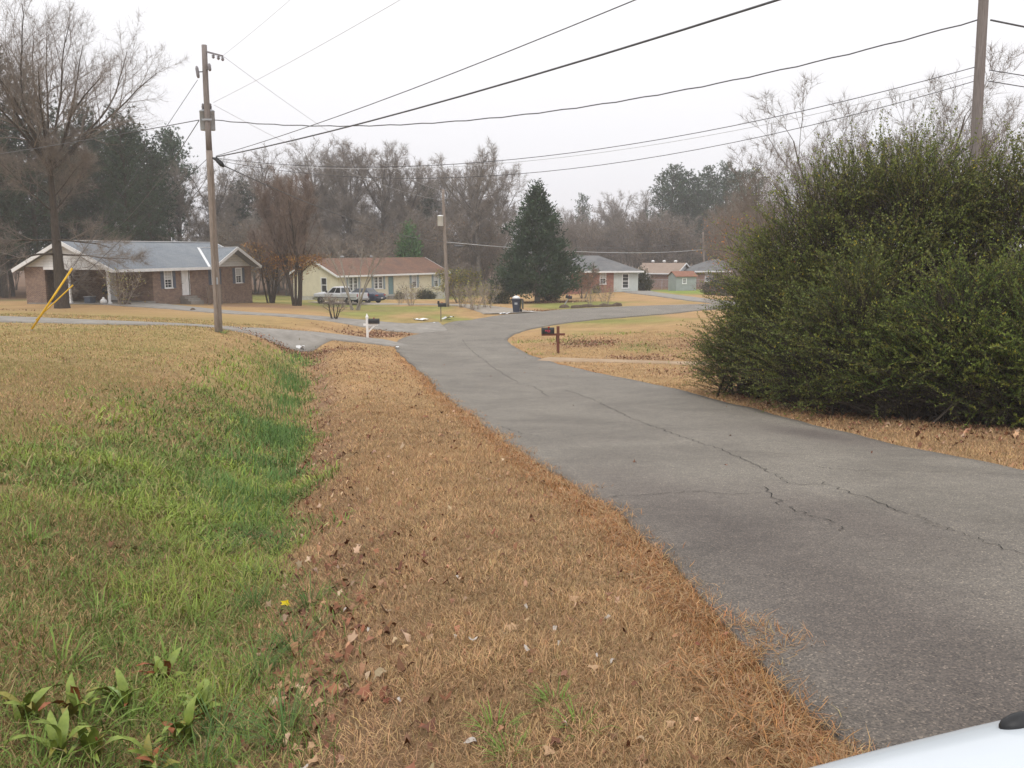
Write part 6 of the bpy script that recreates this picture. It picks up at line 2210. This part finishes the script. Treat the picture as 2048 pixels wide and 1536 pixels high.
def glasshouse(par, base, roof, paint, wb, wr, zb, zr, posts):
    """base (x front, x rear) at the belt, roof (x front, x rear) at the top; side glass split at posts"""
    xf, xr_ = base
    rf_, rr_ = roof
    secs = []
    mb = MB()
    v = [(xf, wb, zb), (xf, -wb, zb), (xr_, -wb, zb), (xr_, wb, zb), (rf_, wr, zr - .05), (rf_, -wr, zr - .05), (rr_, -wr, zr - .05), (rr_, wr, zr - .05),
         (rf_ - .12, wr * .86, zr), (rf_ - .12, -wr * .86, zr), (rr_ + .12, -wr * .86, zr), (rr_ + .12, wr * .86, zr)]
    mb.add(v, [(0, 1, 5, 4), (1, 2, 6, 5), (2, 3, 7, 6), (3, 0, 4, 7), (4, 5, 9, 8), (5, 6, 10, 9), (6, 7, 11, 10), (7, 4, 8, 11), (8, 9, 10, 11), (3, 2, 1, 0)])
    cab = mb.build('cab', paint, par, bevel=.015)

    def pane(a, b, c, d, name='window_glass'):
        a, b, c, d = map(Vector, (a, b, c, d))
        n = (b - a).cross(d - a).normalized() * .008
        cen = (a + b + c + d) / 4
        q = [cen + (p - cen) * .98 for p in (a, b, c, d)]
        MB().add([p + n for p in q] + [p - n for p in q], [(0, 1, 2, 3), (7, 6, 5, 4), (0, 4, 5, 1), (1, 5, 6, 2), (2, 6, 7, 3), (3, 7, 4, 0)]).build(name, M['glass'], cab)

    def P(t, f, s):
        """point on the side: t along base/roof, f height"""
        x = (xf + (xr_ - xf) * t) * (1 - f) + (rf_ + (rr_ - rf_) * t) * f
        return (x, s * (wb * (1 - f) + wr * f), zb * (1 - f) + (zr - .05) * f)
    for s in (-1, 1):
        for t0, t1 in zip(posts[:-1], posts[1:]):
            pane(P(t0 + .025, .1, s), P(t1 - .025, .1, s), P(t1 - .025, .92, s), P(t0 + .025, .92, s))

    def E(xa, xb_, f, s): return (xa * (1 - f) + xb_ * f, s * (wb * (1 - f) + wr * f) * .92, zb * (1 - f) + (zr - .05) * f)
    pane(E(xf, rf_, .08, 1), E(xf, rf_, .08, -1), E(xf, rf_, .94, -1), E(xf, rf_, .94, 1), 'windshield')
    pane(E(xr_, rr_, .12, -1), E(xr_, rr_, .12, 1), E(xr_, rr_, .9, 1), E(xr_, rr_, .9, -1), 'rear_window')
    return cab


def sedan(loc, rz_, paint, label, fine=False):
    e = empty('parked_car', loc, rz_, label, 'car')
    secs = [body_sec(*s) for s in [(2.36, .55, .3, .55, .6), (2.3, .72, .25, .64, .7), (2.1, .82, .22, .74, .8), (1.7, .86, .2, .82, .89), (1.2, .875, .2, .87, .955), (.8, .88, .2, .9, .99), (0, .88, .2, .92, .98), (-.9, .88, .2, .93, .99), (-1.5, .875, .2, .94, 1.03), (-1.9, .86, .22, .93, 1.02), (-2.2, .8, .25, .9, .97), (-2.32, .7, .3, .8, .84), (-2.36, .6, .36, .6, .62)]]
    bd = loft(secs).build('body', M[paint], e, True)
    if fine:
        bd.modifiers.new('smooth', 'SUBSURF').levels = 2
        bd.modifiers['smooth'].render_levels = 2
    glasshouse(e, (.95, -1.55), (.2, -1.0), M[paint], .8, .6, .9, 1.42, (.08, .46, .88))
    wheels(e, (1.4, -1.35), .8, .31, .2)
    for s in (-1, 1):
        MB().box(2.16, 2.3, s * .66 - .12, s * .66 + .12, .6, .7).build('headlight', M['clear_lens'], e, bevel=.02)
        MB().box(-2.34, -2.2, s * .6 - .17, s * .6 + .17, .72, .84).build('taillight', M['red_lens'], e, bevel=.02)
        MB().box(.62, .74, s * .93 - .09, s * .93 + .09, .93, 1.05).build('mirror', M[paint], e, bevel=.03)
    box_part('front_bumper', M['black'], e, 2.26, 2.42, -.7, .7, .32, .46, bevel=.03)
    box_part('rear_bumper', M[paint], e, -2.44, -2.3, -.76, .76, .38, .58, bevel=.04)
    box_part('number_plate', M['clear_lens'], e, -2.455, -2.442, -.15, .15, .46, .57)
    return e


q = gat(724, 610.5, 86)
sedan((q[0], q[1], q[2] + .03), rad(152), 'blue_car', 'dark navy sedan parked behind the white pickup, tail to the road')


def pickup(loc, rz_, label):
    e = empty('pickup_truck', loc, rz_, label, 'pickup truck')
    p = 'truck_paint'
    front = [body_sec(*s) for s in [(2.55, .74, .42, .86, .9), (2.48, .8, .38, .93, .98), (2.1, .85, .36, .98, 1.05), (1.4, .86, .36, 1.0, 1.09), (.95, .87, .36, 1.02, 1.1), (-.75, .87, .36, 1.02, 1.06), (-.78, .86, .4, 1.0, 1.04)]]
    loft(front).build('body', M[p], e, True)
    glasshouse(e, (1.05, -.74), (.35, -.62), M[p], .8, .66, 1.0, 1.62, (.1, .55, .97))
    mb = MB()
    for s in (-1, 1):
        mb.prism([(-.8, .42), (-2.55, .48), (-2.6, .6), (-2.6, 1.0), (-2.57, 1.04), (-.8, 1.04)], 'y', s * .78, s * .87)
    mb.box(-.87, -.8, -.78, .78, .45, 1.03)
    bed = mb.build('bed', M[p], e, bevel=.012)
    box_part('bed_floor', M['rubber'], bed, -2.55, -.87, -.775, .775, .5, .56)
    box_part('tailgate', M[p], e, -2.62, -2.56, -.77, .77, .55, 1.03, bevel=.012)
    wheels(e, (1.65, -1.6), .78, .35, .22)
    box_part('front_bumper', M['rim'], e, 2.5, 2.68, -.82, .82, .42, .62, bevel=.03)
    box_part('grille', M['black'], e, 2.5, 2.57, -.5, .5, .66, .88)
    box_part('rear_bumper', M['rim'], e, -2.78, -2.63, -.82, .82, .4, .58, bevel=.03)
    box_part('side_trim', M['black'], e, -2.5, 2.4, .872, .885, .6, .66)
    box_part('side_trim', M['black'], e, -2.5, 2.4, -.885, -.872, .6, .66)
    for s in (-1, 1):
        MB().box(2.44, 2.56, s * .64 - .13, s * .64 + .13, .7, .86).build('headlight', M['clear_lens'], e, bevel=.02)
        MB().box(-2.63, -2.56, s * .81 - .05, s * .81 + .05, .72, .98).build('taillight', M['red_lens'], e)
        MB().box(.78, .9, s * .96 - .09, s * .96 + .09, 1.08, 1.28).build('mirror', M['black'], e, bevel=.02)
        for x_ in (.25,):
            MB().box(x_ - .09, x_ + .09, s * .885 - .01, s * .885 + .01, .9, .94).build('door_handle', M['black'], e)
    return e


q = gat(684, 613.5, 82)
pickup((q[0] - .3, q[1] + .8, q[2] + .03), rad(153), 'white extended cab pickup truck parked facing left in front of the yellow house')

# the white car the photographer stands beside
E1, E2 = Vector((1.6, -.80, .855)), Vector((1.24, -.815, .893))    # two points on the far edge of its hood
HD = .60                                                            # metres of the hood edge below the eye


def on_ray(u, v, dz):
    p = Vector(at(u, v, 1.0)) - Vector((0, 0, CZ))
    return p * (-dz / p.z)


HD += .0
pa, pb = on_ray(1640, 1497, HD + .038), on_ray(2048, 1388, HD)
ph = math.atan2(pa.y - pb.y, pa.x - pb.x) - math.atan2(E1.y - E2.y, E1.x - E2.x)
dd, lft = Vector((math.cos(ph), math.sin(ph))), Vector((-math.sin(ph), math.cos(ph)))
org = Vector((pb.x, pb.y)) - dd * E2.x - lft * E2.y
wc = sedan((org.x, org.y, CZ - HD - .893), ph, 'white_car', 'white car whose hood corner fills the bottom right of the picture', True)
bpy.context.view_layer.update()
_bd = [c for c in wc.children if c.name.startswith('body')][0]
_ev = _bd.evaluated_get(bpy.context.evaluated_depsgraph_get())


def hood_z(x, y):
    ok, loc, nn, ix = _ev.ray_cast(Vector((x, y, 3)), Vector((0, 0, -1)))
    return loc.z if ok else .9


MB().lathe([(.05, -.02), (.05, .0), (.046, .007), (.03, .016), (.012, .021), (.004, .022)], (0, 0, 0), 'z', 20).build('antenna_base', M['black'], wc, True)
ab_ = [c for c in wc.children if c.name.startswith('antenna_base')][0]
ab_.location = (1.287, -.757, hood_z(1.287, -.757) + .0)
ab_.scale = (.72, .34, .7)
ab_.rotation_euler = (.12, 0, 0)

# ------------------------------------------------------------------ haze
hz = MB().box(-520, 520, -230, 720, -2.5, 42).build('haze', None, None)
hm = bpy.data.materials.new('haze_air')
hm.use_nodes = True
hn = hm.node_tree
hn.nodes.clear()
ho = hn.nodes.new('ShaderNodeOutputMaterial')
hv = hn.nodes.new('ShaderNodeVolumePrincipled')
hv.inputs['Color'].default_value = (.93, .93, .97, 1)
hv.inputs['Density'].default_value = 0.00075
hn.links.new(hv.outputs[0], ho.inputs['Volume'])
hz.data.materials.append(hm)
tag(hz, 'pale winter haze filling the air', 'haze', kind='stuff')
